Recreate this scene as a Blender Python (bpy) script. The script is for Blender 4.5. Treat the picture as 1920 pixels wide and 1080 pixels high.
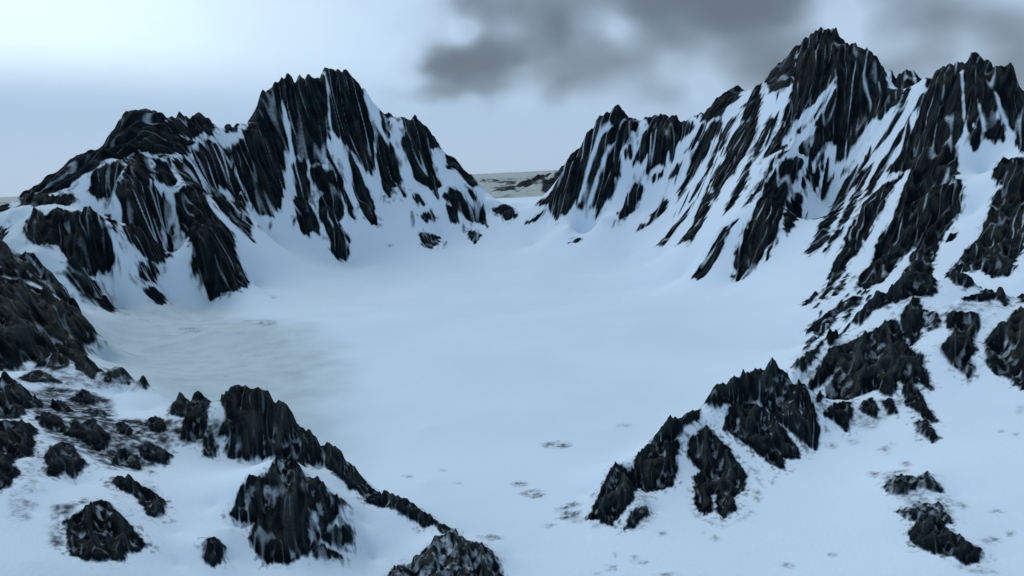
import bpy, math, time
import numpy as np
T_START = time.time()
for o in list(bpy.data.objects): bpy.data.objects.remove(o)
scene = bpy.context.scene

# ---------- camera ----------
F_PX = 1371.0; PITCH = math.atan(219.5 / F_PX); ROLL = math.radians(2.75)
cam_data = bpy.data.cameras.new("camera")
cam_data.sensor_width = 36.0
cam_data.lens = 36.0 * F_PX / 1920.0
cam_data.clip_start = 1.0; cam_data.clip_end = 400000.0
camera = bpy.data.objects.new("camera", cam_data); scene.collection.objects.link(camera)
camera.location = (0, 0, 600)
import mathutils
f = mathutils.Vector((0, math.cos(PITCH), -math.sin(PITCH)))
r0 = mathutils.Vector((1, 0, 0)); u0 = mathutils.Vector((0, math.sin(PITCH), math.cos(PITCH)))
r = r0 * math.cos(ROLL) - u0 * math.sin(ROLL); u = u0 * math.cos(ROLL) + r0 * math.sin(ROLL)
camera.rotation_mode = 'QUATERNION'
camera.rotation_quaternion = mathutils.Matrix((r, u, -f)).transposed().to_quaternion()
scene.camera = camera

# ---------- view ----------
scene.view_settings.view_transform = 'Standard'; scene.view_settings.look = 'None'
scene.view_settings.exposure = 0.0; scene.view_settings.gamma = 1.0

# ---------- sky and sun ----------
SUN_ELEV = math.radians(48); SUN_AZ = math.radians(-32)       # bearing from +Y, towards -X
world = bpy.data.worlds.new("World"); scene.world = world; world.use_nodes = True
nt = world.node_tree; nt.nodes.clear()
def N(tree, t, **kw):
    n = tree.nodes.new(t)
    for k, v in kw.items(): setattr(n, k, v)
    return n
out = N(nt, 'ShaderNodeOutputWorld'); bg = N(nt, 'ShaderNodeBackground'); nt.links.new(bg.outputs[0], out.inputs[0])
sky = N(nt, 'ShaderNodeTexSky'); sky.sky_type = 'NISHITA'; sky.sun_disc = False
sky.sun_elevation = SUN_ELEV; sky.sun_rotation = SUN_AZ; sky.altitude = 1500; sky.air_density = 1.0; sky.dust_density = 2.0
bg.inputs[1].default_value = 0.1
tc = N(nt, 'ShaderNodeTexCoord')
sep = N(nt, 'ShaderNodeSeparateXYZ'); nt.links.new(tc.outputs['Generated'], sep.inputs[0])
def M(op, a, b=None, c=None, clamp=False, tree=nt):
    n = tree.nodes.new('ShaderNodeMath'); n.operation = op; n.use_clamp = clamp
    for i, v in enumerate((a, b, c)):
        if v is None: continue
        if isinstance(v, (int, float)): n.inputs[i].default_value = v
        else: tree.links.new(v, n.inputs[i])
    return n.outputs[0]
def MIX(fac, a, b, tree=nt):
    n = tree.nodes.new('ShaderNodeMix'); n.data_type = 'RGBA'
    for i, v in ((0, fac), (6, a), (7, b)):
        if isinstance(v, (int, float)): n.inputs[i].default_value = v
        elif isinstance(v, tuple): n.inputs[i].default_value = v
        else: tree.links.new(v, n.inputs[i])
    return n.outputs[2]
def RANGE(v, a, b, c=0., d=1., tree=nt, smooth=True):
    n = tree.nodes.new('ShaderNodeMapRange'); n.clamp = True
    n.interpolation_type = 'SMOOTHSTEP' if smooth else 'LINEAR'
    tree.links.new(v, n.inputs[0])
    for i, q in enumerate((a, b, c, d)): n.inputs[1 + i].default_value = q
    return n.outputs[0]
def NOISE(vec, scale, detail=3, rough=.5, tree=nt, dist=0.):
    n = tree.nodes.new('ShaderNodeTexNoise'); n.inputs['Scale'].default_value = scale
    n.inputs['Detail'].default_value = detail; n.inputs['Roughness'].default_value = rough; n.inputs['Distortion'].default_value = dist
    tree.links.new(vec, n.inputs['Vector']); return n.outputs[0]
# bearing and elevation of the view direction, warped a little so the cloud edges are ragged
az = M('ARCTAN2', sep.outputs[0], sep.outputs[1]); el = M('ARCSINE', sep.outputs[2])
mp = N(nt, 'ShaderNodeMapping'); mp.inputs['Scale'].default_value = (1, 1, 1.3); nt.links.new(tc.outputs['Generated'], mp.inputs[0])
n1 = NOISE(mp.outputs[0], 6, 2, .45); n2 = NOISE(mp.outputs[0], 15, 2, .5); n3 = NOISE(mp.outputs[0], 3, 2, .5)
azw = M('ADD', az, M('MULTIPLY', M('SUBTRACT', n1, .5), .10)); elw = M('ADD', el, M('MULTIPLY', M('SUBTRACT', n2, .5), .05))
K = 10.0                                                    # background strength is 0.1
def C(rgb): return (rgb[0] * K, rgb[1] * K, rgb[2] * K, 1)
LOW = C((.395, .545, .745)); HIGH = C((.55, .73, .93)); WHITE = C((.90, 1.10, 1.16)); DARK = C((.120, .150, .185))
edge = M('ADD', el, M('ADD', M('MULTIPLY', az, .055), M('MULTIPLY', M('SUBTRACT', n1, .5), .012)))
col = MIX(RANGE(edge, .055, .15), LOW, HIGH)
# bright break of cloud on the upper left
da = M('SUBTRACT', azw, -.60); de = M('SUBTRACT', elw, .21)
rad = M('SQRT', M('ADD', M('MULTIPLY', M('MULTIPLY', da, da), .45), M('MULTIPLY', M('MULTIPLY', de, de), 3.0)))
bright = M('MULTIPLY', RANGE(rad, .36, .02), RANGE(edge, .062, .15))
col = MIX(bright, col, WHITE)
# dark cloud bank from the middle to the right: (bearing, elevation, width, height, density)
CLOUDS = [(-.045,.137,.034,.026,.9), (-.01,.150,.035,.022,.6), (-0.039,0.135,0.031,0.025,0.80), (-0.025,0.189,0.025,0.035,0.75), (0.011,0.152,0.040,0.022,0.60), (0.115,0.210,0.124,0.025,0.75), (0.249,0.195,0.117,0.025,0.80), (0.202,0.165,0.066,0.026,0.50), (0.255,0.133,0.095,0.031,0.42), (0.079,0.178,0.022,0.025,0.50), (0.080,0.108,0.033,0.016,0.40), (0.147,0.131,0.051,0.022,0.35), (0.345,0.137,0.080,0.040,0.45), (0.326,0.179,0.080,0.022,0.50), (0.492,0.116,0.036,0.040,0.60), (0.526,0.149,0.058,0.020,0.55), (0.598,0.100,0.029,0.044,0.50), (0.434,0.185,0.073,0.016,0.30), (0.281,0.091,0.073,0.019,0.30), (-0.079,0.105,0.044,0.007,0.30), (0.413,0.097,0.088,0.036,0.35)]
aw2 = M('ADD', az, M('ADD', M('MULTIPLY', M('SUBTRACT', n2, .5), .06), M('MULTIPLY', M('SUBTRACT', n1, .5), .05)))
n4 = NOISE(mp.outputs[0], 20, 1, .4)
ew2 = M('ADD', el, M('ADD', M('MULTIPLY', M('SUBTRACT', n4, .5), .035), M('MULTIPLY', M('SUBTRACT', n1, .5), .03)))
tot = None
for (ca, ce, cw, ch, cd) in CLOUDS:
    p = M('DIVIDE', M('SUBTRACT', aw2, ca), cw); q = M('DIVIDE', M('SUBTRACT', ew2, ce), ch)
    v = M('MULTIPLY', M('EXPONENT', M('MULTIPLY', M('ADD', M('MULTIPLY', p, p), M('MULTIPLY', q, q)), -.7)), cd)
    tot = v if tot is None else M('ADD', tot, v)
# the bank goes on overhead and out of view
tot = M('ADD', tot, M('MULTIPLY', RANGE(elw, .20, .34), M('MULTIPLY', RANGE(az, -.2, .1), .5)))
mott = M('ADD', M('MULTIPLY', NOISE(mp.outputs[0], 9, 1.5, .4), 5.5), -1.85)
dens = M('SUBTRACT', 1.0, M('EXPONENT', M('MULTIPLY', M('MULTIPLY', tot, M('MAXIMUM', mott, .2)), -1.8)))
col = MIX(dens, col, DARK)
# real sky shows faintly through the overcast
col = MIX(.90, sky.outputs[0], col)
nt.links.new(col, bg.inputs[0])
sun_data = bpy.data.lights.new("sun", 'SUN'); sun_data.energy = 1.0; sun_data.angle = math.radians(18); sun_data.color = (1, .97, .92)
sun = bpy.data.objects.new("sun", sun_data); scene.collection.objects.link(sun)
sd = mathutils.Vector((math.sin(SUN_AZ) * math.cos(SUN_ELEV), math.cos(SUN_AZ) * math.cos(SUN_ELEV), math.sin(SUN_ELEV)))
sun.rotation_mode = 'QUATERNION'; sun.rotation_quaternion = sd.to_track_quat('Z', 'Y'); sun.location = (0, 0, 3000)

# ---------- terrain mathematics ----------
RNG = np.random.RandomState(7)
PERM = RNG.permutation(512).astype(np.int32)
GA = RNG.rand(512).astype(np.float32) * 6.2831853
GX, GY = np.cos(GA), np.sin(GA)

def noise(x, y, seed=0):
    """2-D gradient noise, about -0.7 .. 0.7"""
    x = np.asarray(x, np.float32) + seed * 17.31; y = np.asarray(y, np.float32) - seed * 9.73
    xi = np.floor(x).astype(np.int32); yi = np.floor(y).astype(np.int32)
    fx = x - xi; fy = y - yi
    u = fx * fx * fx * (fx * (fx * 6 - 15) + 10); v = fy * fy * fy * (fy * (fy * 6 - 15) + 10)
    def g(ix, iy, dx, dy):
        h = PERM[(PERM[(ix + seed * 31) & 511] + iy) & 511]
        return GX[h] * dx + GY[h] * dy
    a = g(xi, yi, fx, fy); b = g(xi + 1, yi, fx - 1, fy)
    c = g(xi, yi + 1, fx, fy - 1); d = g(xi + 1, yi + 1, fx - 1, fy - 1)
    return (a + (b - a) * u) * (1 - v) + (c + (d - c) * u) * v

def cells(x, y, seed=0):
    """distance to the nearest scattered point, and a random number for that point"""
    x = np.asarray(x, np.float32) + seed * 7.7; y = np.asarray(y, np.float32) + seed * 3.1
    xi = np.floor(x).astype(np.int32); yi = np.floor(y).astype(np.int32)
    d = np.full(x.shape, 9., np.float32); r = np.zeros(x.shape, np.float32)
    for i in (-1, 0, 1):
        for j in (-1, 0, 1):
            h = PERM[(PERM[(xi + i + seed * 13) & 511] + yi + j) & 511]; h2 = PERM[(h + 77) & 511]
            px = xi + i + .1 + .8 * (h / 511.); py = yi + j + .1 + .8 * (h2 / 511.)
            e = (x - px) ** 2 + (y - py) ** 2; b = e < d
            d = np.where(b, e, d); r = np.where(b, (PERM[(h2 + 31) & 511] / 511.).astype(np.float32), r)
    return np.sqrt(d).astype(np.float32), r

def sst(a, b, x):
    t = np.clip((x - a) / (b - a), 0, 1); return t * t * (3 - 2 * t)

class Base:
    """smooth ground: polyharmonic interpolation of surveyed heights in (bearing, log distance)"""
    T0, T1, DT = -0.86, 0.86, 0.0024
    L0, L1, DL = math.log(420.), math.log(9500.), 0.0042
    def __init__(self, ctrl):
        c = np.array(ctrl, float)
        th = np.arctan2(c[:, 0], c[:, 1]); lr = np.log(np.hypot(c[:, 0], c[:, 1])); z = c[:, 2]
        n = len(c)
        D = np.sqrt((th[:, None] - th) ** 2 + (lr[:, None] - lr) ** 2 + 1e-6)
        M = np.zeros((n + 3, n + 3)); M[:n, :n] = -D + np.eye(n) * 1e-5
        M[:n, n] = 1; M[:n, n + 1] = th; M[:n, n + 2] = lr; M[n:, :n] = M[:n, n:].T
        w = np.linalg.solve(M, np.concatenate([z, [0, 0, 0]]))
        ta = np.arange(self.T0, self.T1, self.DT); la = np.arange(self.L0, self.L1, self.DL)
        Tg, Lg = np.meshgrid(ta, la)
        out = (w[n] + w[n + 1] * Tg + w[n + 2] * Lg).astype(np.float32)
        Tf, Lf = Tg.astype(np.float32), Lg.astype(np.float32)
        for i in range(n):
            out -= np.float32(w[i]) * np.sqrt((Tf - np.float32(th[i])) ** 2 + (Lf - np.float32(lr[i])) ** 2 + np.float32(1e-6))
        # one light smoothing pass
        self.g = out
    def tl(self, th, lr):
        g = self.g
        a = np.clip((th - self.T0) / self.DT, 0, g.shape[1] - 1.001); b = np.clip((lr - self.L0) / self.DL, 0, g.shape[0] - 1.001)
        i = a.astype(np.int32); j = b.astype(np.int32); u = (a - i).astype(np.float32); v = (b - j).astype(np.float32)
        z = (g[j, i] * (1 - u) + g[j, i + 1] * u) * (1 - v) + (g[j + 1, i] * (1 - u) + g[j + 1, i + 1] * u) * v
        z = np.where(z > -40, z, -40 + (z + 40) * .15)
        k = sst(math.log(7600.), math.log(9300.), lr)
        return z * (1 - k) + PLAIN * k
    def xy(self, x, y):
        return self.tl(np.arctan2(x, y), np.log(np.maximum(np.hypot(x, y), 1.)))
PLAIN = 300.

def poly_sd(px, py, poly):
    """signed distance to a polygon, positive inside"""
    q = np.asarray(poly, np.float32); n = len(q)
    d2 = np.full(px.shape, 1e18, np.float32); ins = np.zeros(px.shape, bool)
    for i in range(n):
        ax, ay = q[i]; bx, by = q[(i + 1) % n]
        ex, ey = bx - ax, by - ay; wx, wy = px - ax, py - ay
        t = np.clip((wx * ex + wy * ey) / max(ex * ex + ey * ey, 1e-6), 0, 1)
        d2 = np.minimum(d2, (wx - ex * t) ** 2 + (wy - ey * t) ** 2)
        if ay != by:
            c = ((ay > py) != (by > py)) & (px < (bx - ax) * (py - ay) / (by - ay) + ax)
            ins ^= c
    d = np.sqrt(d2)
    return np.where(ins, d, -d)


CTRL=[
(-2481.6,3753.9,559.1),(-2467.6,3805.3,602.6),(-2447.3,3882.7,643.6),(-2430.1,3940.7,681),(-2419.2,3975,705.6),(-2412.4,4006.7,688.1),(-2395.1,4058.2,721.5),(-2382.8,4087.3,764.3),
(-2370.9,4121.4,781.7),(-2352.2,4172.8,808.1),(-2343.8,4201.8,793.6),(-2326.2,4246.6,817.5),(-2306.9,4289.3,862.9),(-2290.8,4327.3,884.7),(-2268.1,4376.5,925.4),(-2244.6,4422.9,979),
(-2232.3,4442.4,1029),(-2210.8,4484.7,1068.3),(-2187.2,4563.1,1057.8),(-2174.7,4602.4,1050.7),(-2159.4,4646.2,1053.3),(-2145.8,4692.3,1017.1),(-2123.5,4751.9,1013.5),(-2100,4805.1,1042.6),
(-2082.5,4852.1,1018.2),(-2065.2,4892.2,1020),(-2044.5,4933.5,1049.2),(-2023.4,4984.5,1020.7),(-1986.8,5064,999.5),(-1949.6,5142.9,959.5),(-1923.2,5174.1,974.3),(-1896.7,5205.2,985.7),
(-1854.5,5252.2,1019.3),(-1815,5297.7,1012.9),(-1802.1,5310.6,1035.3),(-1760.4,5351.9,1099.2),(-1734.9,5374.9,1163),(-1711.4,5395.1,1234.3),(-1682.7,5425,1236),(-1655.8,5452.1,1245),
(-1642,5462.6,1301.7),(-1614.2,5487.5,1348.2),(-1571.4,5529,1358.9),(-1544,5557.5,1323.2),(-1520.1,5580.7,1313.3),(-1489.7,5605.4,1376),(-1465,5630.5,1331.9),(-1435.9,5654.5,1372),
(-1405,5682.9,1354.7),(-1383.8,5702.5,1332.7),(-1359.6,5720.7,1384.5),(-1321.8,5750,1437.4),(-1271,5779.2,1399.6),(-1250.9,5789.5,1423.7),(-1200.3,5816.7,1417),(-1173,5831.7,1389.9),
(-1147.9,5846.1,1330.6),(-1111.9,5864.8,1311),(-1078,5882.8,1258.9),(-1030.5,5907.7,1177.8),(-994.6,5926.7,1087.5),(-963.1,5942.5,1037.7),(-913.3,5965.5,1016.1),(-862.9,5988.1,994.2),
(-793,5937.3,1037.6),(-729.9,5889.2,1064.2),(-691.8,5859.3,1076.5),(-657.6,5853.4,1017.4),(-626.4,5848.1,974.9),(-578.4,5839.9,931.3),(-539.5,5832.7,876),(-501.6,5825.2,804.2),
(-478.8,5820.6,762),(-409.7,5807.3,713.2),(-371.2,5799,649.6),(-331.2,5790.5,610.6),(-274.7,5688,563.4),(-234.2,5608.6,494),(-179.7,5497.1,387),(-2729.7,4129.3,227.7),
(-3077.1,4654.8,334.7),(-2673.1,4334.7,264.3),(-3013.4,4886.4,344.5),(-2608,4533.6,294.5),(-2939.9,5110.6,352.5),(-2537.6,4718.2,318.9),(-2860.6,5318.7,359),(-2431.9,4933.1,380.5),
(-2741.4,5561,375.5),(-2360.4,5161.5,365.1),(-2660.8,5818.4,371.4),(-2271.7,5381.4,366),(-2560.8,6066.3,371.6),(-2144.6,5657.1,347.9),(-2417.5,6377.1,366.8),(-1996.5,5827.5,363.9),
(-2250.6,6569.2,371),(-1821.4,5997.3,433.5),(-2053.2,6760.6,389.6),(-1638.6,6166,472.8),(-1847.2,6950.7,400.1),(-1453.9,6325,491.2),(-1639,7130,405),(-1262.6,6430.7,459.2),
(-1423.3,7249.1,396.4),(-1094.1,6519.4,386.3),(-1233.3,7349.2,377),(-872.3,6531,371.3),(-983.3,7362.2,373),(-636.2,6423.9,339.4),(-717.2,7241.5,364.5),(-408.3,6378.9,254.9),
(-460.3,7190.8,342),(-197.7,6046.8,176.1),(-222.9,6816.4,321),(285.1,5142.1,256.2),(314.7,5158.8,317.4),(370.1,5189.4,436.7),(413.1,5212.6,534.9),(448.6,5230.8,644.7),
(485.7,5251.3,684.2),(517.6,5269.4,679.3),(546.9,5284.9,715.6),(581.8,5302.4,800.4),(624.2,5324.1,862.8),(653.7,5339.1,899.6),(688,5356,955),(733,5350,956.2),
(770.9,5344.7,972.7),(797.8,5340.7,1004.5),(818.9,5332.5,984.3),(854.2,5318.6,963.1),(888.7,5304.6,916),(917.1,5293,921.3),(951.6,5278.5,885.5),(969.6,5271.1,910),
(1018.6,5250,931.9),(1063.3,5230.2,932),(1097.1,5214.8,911.1),(1127.8,5200.6,926.8),(1174.3,5178.4,886.9),(1213.9,5159.1,862.1),(1261.3,5125.9,890.1),(1277,5114.7,906.4),
(1332.3,5074.2,925.7),(1368.3,5047.1,911.4),(1383.4,5035.6,972.8),(1413,5012.7,1004.2),(1456.5,4978.1,1047.1),(1507.4,4936.3,1057.4),(1548.9,4901.2,1061.8),(1589.6,4865.8,1029.2),
(1621.5,4837.4,1044.8),(1660.9,4801.5,1012.6),(1704.1,4760.8,1039.3),(1753.1,4712.8,1103.1),(1781.6,4683.9,1143.1),(1800.6,4664.5,1146),(1820.6,4622.5,1120.4),(1834.2,4592.2,1153.5),
(1856.9,4539.2,1210),(1875.5,4493.9,1247.9),(1887.2,4463.8,1290.8),(1910.5,4403.4,1314.8),(1926.3,4354.7,1296.4),(1936.8,4322.1,1266.7),(1952.1,4273.1,1208.3),(1965.6,4228.2,1157.3),
(1981.8,4167.7,1141.6),(1992.4,4123.7,1151.2),(2003.9,4079,1099.3),(2010.1,4051.1,1100.5),(2016.9,4022.7,1068.6),(2026,4000.3,1048.6),(2037.5,3974,979.1),(2067.7,3894.2,914.5),
(2094.1,3815.4,899.7),(2118.8,3728.7,940.9),(2132.1,3676.5,969.6),(2143,3589.5,1009.6),(2148.5,3547.3,993.6),(2153.5,3498.7,991.4),(2159,3426.6,1004.4),(2171.4,3396,992.4),
(2184.8,3362.9,966.3),(2193.5,3339.7,962.7),(2207,3300.7,967.9),(2218.6,3268.1,949.3),(2231.3,3258,893.7),(2244.3,3247.6,829.1),(2254.8,3239.2,789.5),(2301.9,3199.7,696.6),
(2372.9,3136.9,645.1),(2473,3041.5,678.4),(2611.6,2896.5,601.4),(2751.8,2620.6,508.4),(322.1,5810.6,144.6),(374,6746.4,310.5),(548.9,5933.9,285.8),(637.3,6889.7,344.7),
(777.4,6052.3,375.2),(902.6,7027.1,366.4),(965.2,6010,377.8),(1120.7,6978,367),(1151.1,5932.5,367.5),(1336.5,6888,364.6),(1326.9,5851.6,352.7),(1540.7,6794.1,361),
(1505.5,5733.9,365.5),(1747.9,6657.4,364.1),(1703.3,5578,408.9),(1977.7,6476.4,374.6),(1876.8,5425.7,394.2),(2179,6299.6,371),(2013.2,5292.8,437.2),(2337.5,6145.3,381.4),
(2119.4,5078.1,471.8),(2460.7,5896,389.8),(2205.9,4828.6,458.7),(2561.2,5606.3,386.7),(2264.4,4609.3,422.8),(2629.2,5351.7,377.9),(2336.6,4400.4,361.8),(2712.9,5109.1,363.2),
(2394.3,4213.4,370.5),(2779.9,4892,365.3),(2427.8,4008.5,387.9),(2818.8,4654.1,369.5),(2453.7,3837.5,387.5),(2848.9,4455.6,369.4),(2507,3693,373.3),(2910.8,4287.7,365.9),
(2601.2,3615.6,289.9),(3020.1,4198,345.7),(2681.4,3544.7,272.9),(3113.3,4115.7,341.6),(2794.4,3436.9,283.9),(3244.5,3990.5,344.3),(2951.1,3273,258.5),(3426.4,3800.2,338.1),
(3109.5,2961.3,227.8),(3610.4,3438.2,330.7),(2461.8,4806.2,1127.9),(2490.8,4736.2,1088),(2519.1,4660.1,1108.9),(2538.6,4608.6,1063.2),(2553.6,4565.1,1057),(2568.9,4521.2,1019.6),
(2707.9,5286.8,533.7),(2792.4,5069.5,506.5),(674.7,1722.6,76.4),(696.9,1743,89.9),(735.8,1777.6,104.7),(786.1,1820.6,112.2),(817.8,1847.1,134),(853.1,1872.8,123.4),
(899.1,1905.7,132.6),(936.6,1932.3,167.6),(968.5,1954,181),(1015.6,1985.3,204.3),(1053.4,2004.1,203.7),(1074.7,2015.1,229.6),(1112.3,2033.4,247.8),(1147.9,2050.6,274.2),
(1160.6,2036,245.1),(1176.1,2017.4,231.9),(1188,2002.5,239.7),(1206.7,1978,254.3),(1219.1,1961.7,247.3),(1234.4,1940.4,255.5),(1245,1926,235.4),(1248.5,1921.4,223),
(1260,1904.4,228.1),(1274.5,1882.2,235.2),(1285,1866.7,211.9),(1300,1842.5,215.4),(1314.4,1824,215.1),(1400.7,1731,254.7),(1489.4,1619.2,292.7),(735.4,1877.6,87.5),
(856.9,1984.4,100.4),(980,2077.2,107.7),(1107,2164,133.6),(1212.4,2216.4,149.2),(1282,2199,143.5),(1328.8,2138.2,149),(1373.4,2075.8,142.1),(1417,2008.3,137.5),
(1526.8,1886.8,151.7),(1623.5,1764.9,165.4),(109.3,1154.8,1.6),(130.5,1200.5,8),(155.8,1251.1,31.4),(175,1288.2,41.2),(197.3,1309.2,44.9),(232.2,1340.6,42),
(244.7,1351.2,50.2),(266.1,1369,60.7),(281.5,1381.4,76.2),(302.2,1397.7,89.3),(324.6,1416.3,86.1),(350.2,1436.7,86.8),(376.1,1456.7,79.7),(397,1472.2,87.3),
(409.8,1481.4,105.9),(433.9,1498.5,116.9),(463.3,1512.9,107.4),(475.4,1518.7,119.3),(491.6,1526.3,137.7),(521.6,1539.8,133.6),(554.5,1554,146),(574.9,1542.5,136.2),
(591.3,1533,123.7),(607.2,1523.4,123.3),(604.1,1489,107.8),(600.1,1450.8,86.7),(597.2,1424,64),(595.1,1405,43.9),(591.7,1378.4,29.6),(120.3,1270.3,5),
(192.5,1417,5),(255.4,1474.7,5),(332.4,1537.5,5),(413.8,1602.4,5),(509.6,1664.2,5),(609.9,1709.5,5),(668,1675.8,5),(-979.1,1569.7,223.7),
(-952.5,1566.1,247.5),(-939.2,1563.1,246.4),(-925.5,1558.2,224.2),(-903.9,1551.2,201),(-889.7,1548.6,209.5),(-863.4,1541.8,205.3),(-843.4,1536.8,205.7),(-824.6,1530.9,194.6),
(-812.2,1526.8,185.6),(-797.7,1523.8,197.7),(-783.3,1514.5,185.5),(-753.9,1495.9,168.6),(-723.8,1477.5,161.3),(-701.9,1463.1,151.1),(-694,1458.6,154.4),(-668.6,1442.5,152.8),
(-636,1424.5,181.8),(-608.5,1410,155.1),(-599.5,1405.7,153.8),(-571.8,1394.4,172.8),(-561.8,1389.3,170.7),(-524.1,1373.4,205.2),(-502.4,1362.3,199),(-477.3,1350.1,204.8),
(-466.5,1343.3,189.5),(-450.2,1333,167.8),(-431.8,1323.3,171.3),(-415.3,1312.9,155.3),(-393.8,1298.6,130.4),(-385.4,1293.8,132.8),(-365.8,1280.5,115.3),(-348.3,1269.5,116.7),
(-315.1,1246.7,105.9),(-300,1234.8,85.1),(-279.4,1218.7,66.1),(-241.7,1193.9,48.9),(-213.5,1179.3,51.4),(-189.3,1165.7,45.1),(-161.7,1148.7,25.3),(-124.4,1125.1,19.4),
(-106.3,1112.9,15.5),(-1077,1726.7,89.5),(-994.3,1706.4,80.4),(-927.7,1690.4,82.3),(-861.6,1665.9,74.2),(-772.1,1609.4,0),(-669.3,1550.9,0),(-576.6,1510.7,11.3),
(-513.1,1477.6,7.4),(-456.8,1444.2,0),(-402.4,1408.5,0),(-346.6,1371.4,0),(-265.9,1313.3,0),(-208.3,1282.3,0),(-136.8,1237.7,0),(-2246.7,2683.7,477),
(-2051.4,2723.9,424.5),(-1916.2,2747.9,379.3),(-1870.4,2758.1,382),(-1844.7,2763.1,374.1),(-1806.2,2770.7,367.3),(-1788.7,2773.2,345.8),(-1739.4,2747.3,310),(-1704.5,2727.3,272.7),
(-1667.5,2705.3,229.8),(-1639.8,2689.5,204.9),(-1579.4,2626.9,165.7),(-1518.4,2564.4,140),(-1474.4,2518,118.9),(-1426.7,2467.2,99.5),(-2561.2,3059.5,160.2),(-2338.6,3105.3,149.1),
(-2184.4,3132.6,139.6),(-2059,3158.6,137.1),(-1901,3084.1,108.3),(-1680.8,2870.5,85),(-1986.7,3297.8,283.6),(-1962.6,3300.6,277.2),(-1895.8,3293.3,189.5),(-1775,3223.6,73.6),
(-2402,3566.6,524.8),(-2302.5,3572.3,524.8),(-2265.1,3536.8,519.8),(-2160.5,3543.3,527.2),(-2082.1,3532,508.7),(-2021.3,3544.1,518),(-1972.6,3548.6,479.5),(-1911.8,3513.5,427.8),
(-1864.9,3459.4,316),(-2323.1,3535,484.4),(-2010,3435.1,388.5),(-2209.2,3406.3,437.8),(-380,1117.1,165.8),(-368.5,1121,163.7),(-411.9,1052.2,160.6),(-396.1,1058.3,152.8),
(-394.3,1080.3,160.5),(-338.7,1109.4,127.3),(-320.4,1104.5,126.8),(-298.4,1079.5,116.4),(-387.5,1098.7,161.3),(-551.1,905.5,194.9),(-556.6,890.4,195.1),(-529.9,900.7,177.5),
(-506.6,885.3,162),(-740.2,1223.5,208.1),(-707.7,1090.5,215.9),(-661.1,1279.3,176.5),(-702,1257.3,186.4),(-652.5,1159,177.5),(-615.7,1178.9,158.3),(-597.2,1029.3,180),
(-537.5,1005.3,154.6),(-417,919.9,131.5),(-950.7,1311.7,266.8),(-935.2,1310.5,266.4),(-912,1302.5,255.4),(-880.7,1287.6,237.2),(-857.9,1278.9,223.8),(-816.9,1112.3,250.1),
(-794.9,1115.8,244.2),(-762.5,1101.9,231.8),(-746.9,977.3,249.7),(-727.1,979.7,243.8),(-712.7,977.8,232.1),(-995.5,1475.6,238.6),(-1029.5,1596.9,249.6),(-1021.8,1601.9,241.8),
(-1188.9,1731,250.2),(-1144.8,1700.6,242.2),(-1386.7,1835,291.1),(-862.7,1418.2,203.9),(-869.7,1343,209.7),(-904.5,1368,216.2),(-131.4,1072,41.2),(-106.4,1069.7,36.7),
(-69,1062.8,28.6),(-48.3,1048.9,21.8),(-139.3,1020.5,33.6),(-147.2,1019.4,33.8),(384.2,1429.3,60.3),(393.4,1385.2,47),(468.2,1488.1,80.8),(491.8,1491,84.6),
(508.9,1474.7,77.4),(350.4,1324.4,19),(380.7,1305.6,14.8),(400.8,1289.1,10.4),(253.5,1376.9,35.1),(298.5,1388.3,50.6),(205.3,1283.7,7),(209.4,1196.8,21.6),
(648.7,1161.1,65.8),(676.8,1144.9,73.2),(675.4,1122.4,70.1),(643.7,1059.9,60),(610.5,1009.8,60.4),(604.9,942.6,58.9),(575.4,995.7,48.5),(586.1,1001.1,53.5),
(609.9,921.4,62.3),(1064.1,1902.6,214.9),(1061.3,1858.3,194.7),(979.2,1835.1,172.4),(978.3,1801.5,154.6),(898.8,1775.4,123.3),(862.4,1782.3,109.6),(822.1,1812.2,111.1),
(807.5,1719.9,81.3),(909.2,1770.1,130.9),(1142.9,1797.4,188.6),(1166.4,1782.2,193.2),(1203.8,1720.7,200.8),(1213,1689.7,216.8),(1290.7,1592.7,258.2),(946.5,1716.3,135.3),
(1938.4,2853.9,550.3),(1993.1,2816,567.2),(2147.5,2700.1,538.2),(1892.8,2764,462.1),(1872.5,2777.8,452.9),(1792.4,2711.1,379.6),(1703,2626.2,292.1),(1899.1,2698.8,433.8),
(1446.9,3782.7,614.2),(1394.1,3749.2,562.6),(1251.8,3534.9,415.6),(1174.3,3456,296.7),(1025.9,3554.9,283.7),(1049.8,3547.9,283.1),(2004.7,3403.5,794.8),(1965.1,3310.7,719.5),
(1833.6,3213.7,560.6),(1859.8,3023.8,491.8),(1762.4,2965.9,432.8),(1602.9,2941.7,312.9),(1469.7,2842.6,200.8),(1612.5,3274.5,407.6),(1769.7,3306.2,482.3),(1453.6,3128.8,260.8),
(937.4,5165.6,814),(792.4,5189.9,785.6),(-1859.8,4963,918.2),(-1870,4798.5,877.4),(-2070.2,4275.1,791.1),(-1971.5,4321.5,772.2),(-2135.6,4186.8,762.8),(-1908.8,4019.8,621.2),
(-1798,4125.2,599.4),(-1652.6,3915.5,456.2),(-1570.1,3787.5,349.5),(-1515.2,3723.5,243.2),(-1974.4,3876.1,557.5),(-1886.7,3696.3,426.3),(-2190.5,4101.7,793),(-1644.2,4349.6,462.4),
(-1616.7,4519.6,550.2),(-1319.9,5287.7,740.4),(-1474.2,5298.8,747.9),(-1261.2,5096.3,443.8),(-1179.2,5320.9,696.5),(-1040.5,5298.8,462.8),(-1456.2,5148,487.9),(-913.6,5525,607),
(-640.1,5563.3,593.7),(-362.1,5488.1,463.2),(-468.3,1234.1,108.8),(-514.5,1237.3,129.8),(-549.7,1211.1,142.1),(-547.2,1101.6,141.4),(-625.7,1128.1,161.1),(-461.8,1031.3,125.8),
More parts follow.
